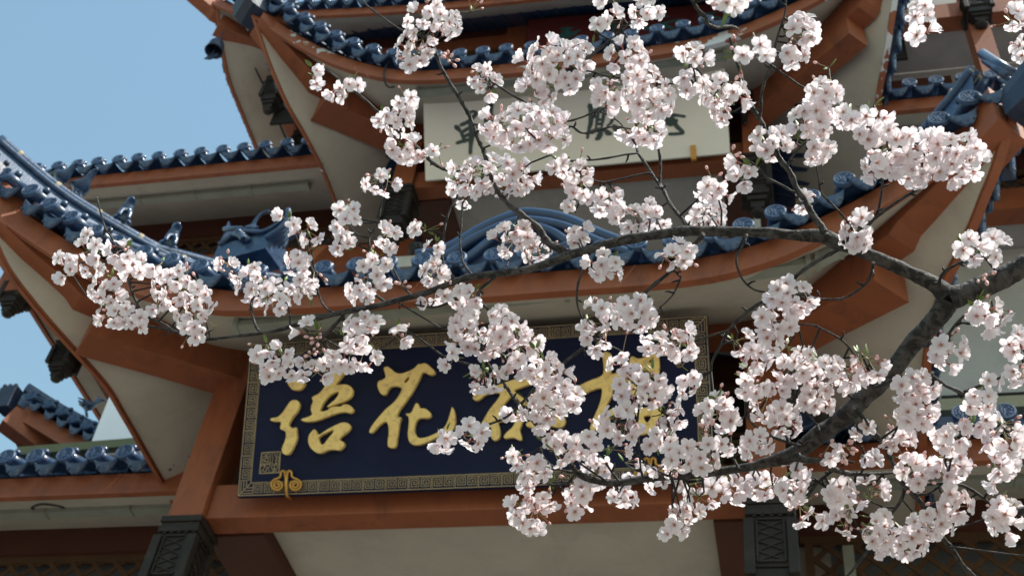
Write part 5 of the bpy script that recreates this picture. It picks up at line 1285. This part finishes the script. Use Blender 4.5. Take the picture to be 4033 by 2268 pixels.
CL = [(1085,50,75,56),(1035,125,46,62),(1173,4,28,16),(878,222,36,38),(797,190,16,26),(848,232,14,14),(1022,250,40,28),(1000,305,58,40),(1018,372,50,38),(954,458,46,32),(1088,385,22,16),
 (1240,445,128,52),(1180,470,60,40),(1330,322,118,60),(1385,190,82,86),(1217,205,35,44),(1450,140,36,30),(1580,140,46,38),(1610,188,46,22),(1530,235,40,40),(1640,250,72,52),(1620,330,60,32),(1410,410,22,30),(1455,440,36,28),
 (1460,482,38,32),(1440,522,16,24),(1522,505,56,28),(1620,545,80,42),(1541,47,14,14),(1504,58,12,16),(1620,22,45,36),(1521,3,16,14),(1450,592,28,34),(1285,598,56,38),(1350,632,50,24),(1520,668,48,38),(1388,672,16,10),
 (1695,642,46,38),(1748,138,36,30),(1730,208,30,28),(1800,235,36,44),(1850,238,24,24),(1812,288,22,18),(2015,78,38,44),(1995,132,34,34),(2070,245,46,52),(2040,312,56,42),(1940,362,54,42),(2128,295,24,32),
 (2200,293,40,26),(2180,340,26,17),(1858,402,18,24),(1872,452,28,18),(2055,380,36,26),(1800,480,40,28),(1785,540,42,44),(2027,508,16,26),(2260,368,70,56),(2212,422,42,20),(2300,430,40,36),(2405,372,82,46),(2412,432,62,28),
 (2160,585,38,48),(2440,625,26,34),(2500,620,26,34),(1985,748,70,44),(1950,812,50,30),(1875,870,24,44),(1905,905,38,24),(1938,868,20,28),(2020,930,64,52),(2088,930,32,28),(2130,948,42,36),(2196,930,36,32),(2392,880,46,56),(2490,795,46,36),(2557,862,24,32),
 (2300,980,56,42),(2300,1040,46,38),(1895,970,40,30),(1970,970,28,24),(2055,1000,38,38),(1915,1025,17,33),(1975,1055,46,46),(1810,1040,56,46),(1735,970,28,38),(1715,862,30,42),(1700,1052,26,33),(1905,1120,36,32),(1812,1120,38,24),(1712,1150,38,36),(1770,1162,36,20),
 (1780,1232,56,32),(1845,1230,46,40),(1735,1290,34,22),(1706,1322,16,22),(1922,1220,32,40),(1990,1215,42,46),(2012,1292,36,26),(2058,1310,14,14),(2120,1245,66,42),(2198,1240,42,34),(2092,1140,32,18),(2182,1160,32,18),(2258,1112,44,32),(2170,1085,15,12),(2308,1190,46,32),(2400,1100,46,36),(2400,1170,52,36),
 (2460,1010,42,26),(2490,1080,46,36),(2548,1110,26,36),(2520,1180,34,42),(2500,958,22,12),(2557,950,20,28),(2405,1272,42,36),(2525,1300,48,46),(2150,1318,34,34),(2212,1340,50,46),(2112,1302,12,18),(2345,1312,54,40),(2290,1368,48,28),(2235,1380,30,20),
 (1172,752,42,24),(1235,835,108,58),(1310,868,58,38),(1135,900,20,38),(1200,960,36,32),(1290,918,26,34),(1372,930,56,42),(1400,978,46,26),(1510,790,46,42),(1500,850,44,34),(1600,790,54,46),(1640,860,40,30),(1560,910,22,32),(1612,975,72,46),(1560,1070,56,46),(1568,1142,15,12),
 (1232,960,54,26),(1372,1040,60,44),(1440,1010,16,28),(1290,1042,26,13),(1186,1096,34,34),(1118,1115,26,18),(1358,1108,20,12),(1410,1138,30,28),(1475,1120,34,34),(1510,1170,44,20),(1293,1160,10,20),(1345,1182,38,32),(1330,1212,20,18),(1592,1188,26,20),(1680,1172,46,20),(1665,1110,38,34),
 (1322,1285,52,33),(1365,1272,38,20),(1330,1322,33,20),(1460,1245,36,32),(1443,1278,16,12),(1520,1214,26,8),(1580,1250,36,26),(1680,1222,52,12),(1690,1332,20,26),
 (160,670,25,36),(230,640,38,58),(232,606,20,16),(310,642,46,40),(350,668,54,28),(265,730,43,34),(282,782,46,44),(342,812,22,18),(440,720,66,46),(482,762,64,52),(490,830,34,22),(398,762,28,26),(570,667,18,18),(640,712,56,56),(692,772,26,26),(745,660,46,30),(760,722,40,50),(712,552,15,16),(732,568,13,13),(776,590,36,26),
 (870,550,48,40),(862,612,26,22),(970,592,28,22),(972,622,12,12),(940,692,40,50),(902,732,28,32),(1045,575,16,20),(1080,620,28,26),(1090,692,36,42),(1100,750,38,24),(1010,835,10,22),(920,812,50,20),(900,852,38,28),(922,900,28,26),(680,892,56,42),(702,932,58,24),(775,835,22,24),(790,930,76,28),(852,912,44,32),
 (2320,28,32,26),(2318,80,24,14),(2560,48,20,28),(2570,122,14,22)]
FLW = []   # x, y, dz, normal, scale, cluster centre
def nearest(x, y):
    best = None; bd = 1e9
    for nd in NODE:
        if nd[2] < 1.7: continue
        d = (nd[0] - x) ** 2 + (nd[1] - y) ** 2
        if d < bd: bd = d; best = nd
    return best, math.sqrt(bd)
cells = {}
def free(x, y, md):
    gx, gy = int(x // 30), int(y // 30)
    for i in (-1, 0, 1):
        for j in (-1, 0, 1):
            for (a, b_) in cells.get((gx + i, gy + j), ()):
                if (a - x) ** 2 + (b_ - y) ** 2 < md * md: return False
    cells.setdefault((gx, gy), []).append((x, y)); return True
CENT = []
for (cx, cy, rx, ry) in CL:
    nd, dist = nearest(cx, cy); thick = dist < 60 and nd[4] * FPX / nd[2] / DS > 8.5; base = nd[2] + (.075 if thick else -.012 - (.03 if dist < 30 else 0) * rnd.choice((1, 1, 1, -.8))); k = DS / FPX * base
    rz = min(rx, ry, 45) * k * .8; CENT.append((cx, cy, base, nd, dist))
    trials = int(rx * ry / 9) + 30
    for _ in range(trials):
        a = rnd.uniform(0, 2 * math.pi); q = math.sqrt(rnd.random()) * (1.0 if rnd.random() < .9 else 1.15); ex, ey = math.cos(a) * q, math.sin(a) * q
        x = cx + ex * rx * .82; y = cy + ey * ry * .82
        if noise.noise(Vector((x / 26, y / 26, 3.3))) > .17 + .2 * (1 - q): continue
        if not free(x, y, 21.5): continue
        lay = rnd.random()
        zz = -rz * math.sqrt(max(0, 1 - min(1, q) ** 2)) * (.9 if lay < .72 else -.5) + rnd.uniform(-.008, .008)
        # local umbel centre: flowers face away from it
        n = Vector((ex * .85 + rnd.gauss(0, .5), -(ey * .7) + rnd.gauss(0, .5) - .1, 1.0 * (1 if lay < .8 else .35)))
        FLW.append((x, y, base + zz, n.normalized(), rnd.uniform(.80, 1.02), base))
for (x, y, dz) in ((1868, 140, 1.42), (1912, 112, 1.44), (1925, 138, 1.46), (1828, 8, 1.36), (1846, 18, 1.38), (1805, -4, 1.38), (1868, -6, 1.4), (1850, -20, 1.38)):
    FLW.append((x, y, dz, Vector((rnd.uniform(-.4, .4), rnd.uniform(-.5, .1), .9)).normalized(), .66, dz + .03))
RWt = RW
cr_ = Vector(RW.col[0]); cu_ = -Vector(RW.col[1]); cb_ = -Vector(RW.col[2])
inst = []
for (x, y, dz, n, sc, base) in FLW:
    p = atd(x * DS, y * DS, dz); N = (cr_ * n.x + cu_ * n.y + cb_ * n.z).normalized()
    t = N.orthogonal().normalized(); t = Matrix.Rotation(rnd.uniform(0, 6.28), 3, N) @ t; b_ = N.cross(t)
    Mx = Matrix(((t.x, b_.x, N.x, p.x), (t.y, b_.y, N.y, p.y), (t.z, b_.z, N.z, p.z), (0, 0, 0, 1))) @ Matrix.Scale(sc, 4)
    inst.append((dz / sc, rnd.randrange(len(FL)), Mx, p, N, x, y, base))
print("blossoms", len(inst))
inst.sort(key=lambda i: i[0])
near = [i for i in inst if -20 < i[5] < 2600 and -20 < i[6] < 1470][:300]; nset = set(id(i) for i in near)
for it in near: place(FL[it[1]], "blossom", it[2], tree)
# the remaining blossoms, joined
rest = [i for i in inst if id(i) not in nset]
V = []; Fc = []; MI = []; AT = []; off = 0
fdata = [([tuple(p.vertices) for p in f.polygons], [p.material_index for p in f.polygons], np.array([a.value for a in f.attributes["radial"].data])) for f in FL]
for it in rest:
    M4 = np.array(it[2]); v = FV[it[1]] @ M4[:3, :3].T + M4[:3, 3]; V.append(v); fs, ms, at = fdata[it[1]]
    Fc += [tuple(i + off for i in f) for f in fs]; MI += ms; AT.append(at); off += len(v)
me = bpy.data.meshes.new("blossom_mass"); me.from_pydata(np.concatenate(V).tolist(), [], Fc)
for mm in (PETAL, STAM, CALYX): me.materials.append(mm)
me.polygons.foreach_set("material_index", MI); me.polygons.foreach_set("use_smooth", [True] * len(Fc))
at = me.attributes.new("radial", 'FLOAT', 'POINT'); at.data.foreach_set("value", np.concatenate(AT)); me.update()
ob = bpy.data.objects.new("blossom_mass", me); COL.objects.link(ob); attach(ob, tree); ob["kind"] = "stuff"
# stalks from each flower towards its umbel, spur twigs from the umbels to the branch, buds and young leaves
ms = MB(); mb = MB(); ml = MB(); mc = MB()
hubs = {}
for it in inst:
    p, N, x, y = it[3], it[4], it[5], it[6]
    key = (int(x // 46), int(y // 46)); hubs.setdefault(key, []).append(it)
def bud(p, d, s_):
    s_ = s_ * .8; mb.sphere(p, s_, 7, 5, 0, X=d.to_track_quat('Z', 'Y').to_matrix(), sc=(.62, .62, 1.0)); 
    mc.tube([p - d * s_ * 1.5, p - d * s_ * .75, p - d * s_ * .2], [.0011, .0020, .0024], 6)
for key, L in hubs.items():
    c = sum((i[3] for i in L), Vector()) / len(L); nn = sum((i[4] for i in L), Vector()) / len(L)
    hub = c - nn * .030 + Vector((0, 0, rnd.uniform(0, .012)))
    for it in L:
        b_ = it[3] - it[4] * .008; md = b_.lerp(hub, .5) - it[4] * .004 + Vector((0, 0, -.002))
        ms.tube([b_, md, hub], [.0007, .0007, .0009], 4, cap=False)
    x = sum(i[5] for i in L) / len(L); y = sum(i[6] for i in L) / len(L); nd, dist = nearest(x, y)
    if L[0][2].translation.length > 0 and (nd[3] - hub).length < .14 and L[0][0] > 1.8:
        q = hub.lerp(nd[3], .5) + Vector((rnd.uniform(-.008, .008), rnd.uniform(-.008, .008), rnd.uniform(-.01, .004)))
        mc2 = [hub, q, nd[3]]
        ms.tube(mc2, [.0014, .0017, .0022], 5, 1, cap=False)
    if rnd.random() < .6:
        for _ in range(rnd.choice((1, 2, 3, 4))):
            d = (nn + Vector((rnd.gauss(0, .7), rnd.gauss(0, .7), rnd.gauss(0, .7)))).normalized(); pp = hub + d * rnd.uniform(.02, .036)
            bud(pp, d, rnd.uniform(.0045, .0065)); ms.tube([hub, hub.lerp(pp, .6), pp - d * .006], [.0008, .0007, .0007], 4, cap=False)
    if rnd.random() < .75:
        for _ in range(rnd.choice((1, 2, 3))):
            d = Vector((rnd.gauss(0, 1), rnd.gauss(0, 1), rnd.gauss(.4, .8))).normalized(); s_ = d.orthogonal().normalized(); L_ = rnd.uniform(.010, .022); o_ = hub + d * .004; up = d.cross(s_)
            b_ = len(ml.v)
            for (u, w) in ((0, .08), (.3, .2), (.65, .17), (1, 0)):
                for sg in (-1, 0, 1): ml.v.append(o_ + d * L_ * u + s_ * sg * w * L_ + up * (abs(sg) * .10 * L_ + u * u * L_ * .18))
            for i in range(3):
                for j in range(2): q = b_ + i * 3 + j; ml.face((q, q + 1, q + 4, q + 3), 0, True)
def budgroup(x, y, dz, n, s_=.0065):
    c = atd(x * DS, y * DS, dz)
    for _ in range(n):
        d = (cb_ + Vector((rnd.gauss(0, .7), rnd.gauss(0, .7), rnd.gauss(0, .7)))).normalized(); pp = c + d * rnd.uniform(.012, .022)
        bud(pp, d, s_ * rnd.uniform(.8, 1.1)); ms.tube([c, pp - d * .006], [.0008, .0007], 4, cap=False)
for b_ in ((1130, 152, 2.3, 7), (2125, 1122, 2.05, 8), (2115, 1140, 2.05, 4), (800, 850, 2.34, 8), (785, 890, 2.34, 6), (712, 1000, 2.4, 0), (1105, 668, 2.3, 4), (572, 683, 2.42, 4), (1840, 388, 2.12, 5), (1455, 1130, 2.14, 5), (1770, 1080, 2.1, 6), (470, 690, 2.44, 3), (2478, 697, 2.0, 3), (1300, 430, 2.36, 6), (1010, 720, 2.3, 4), (2460, 700, 2.0, 2), (1075, 395, 2.4, 5), (1300, 590, 2.3, 6), (1340, 625, 2.3, 6), (1335, 1260, 2.16, 9), (1360, 1280, 2.16, 7)): budgroup(*b_)
ms = ms.build("flower_stalk", [STALK, BARK], tree, fix=False); ms["kind"] = "stuff"
x = mb.build("flower_bud", BUDP, tree, fix=False); x["kind"] = "stuff"
x = mc.build("bud_calyx", CALYX, tree, fix=False); x["kind"] = "stuff"
x = ml.build("young_leaf", GREENL, tree, fix=False); x["kind"] = "stuff"
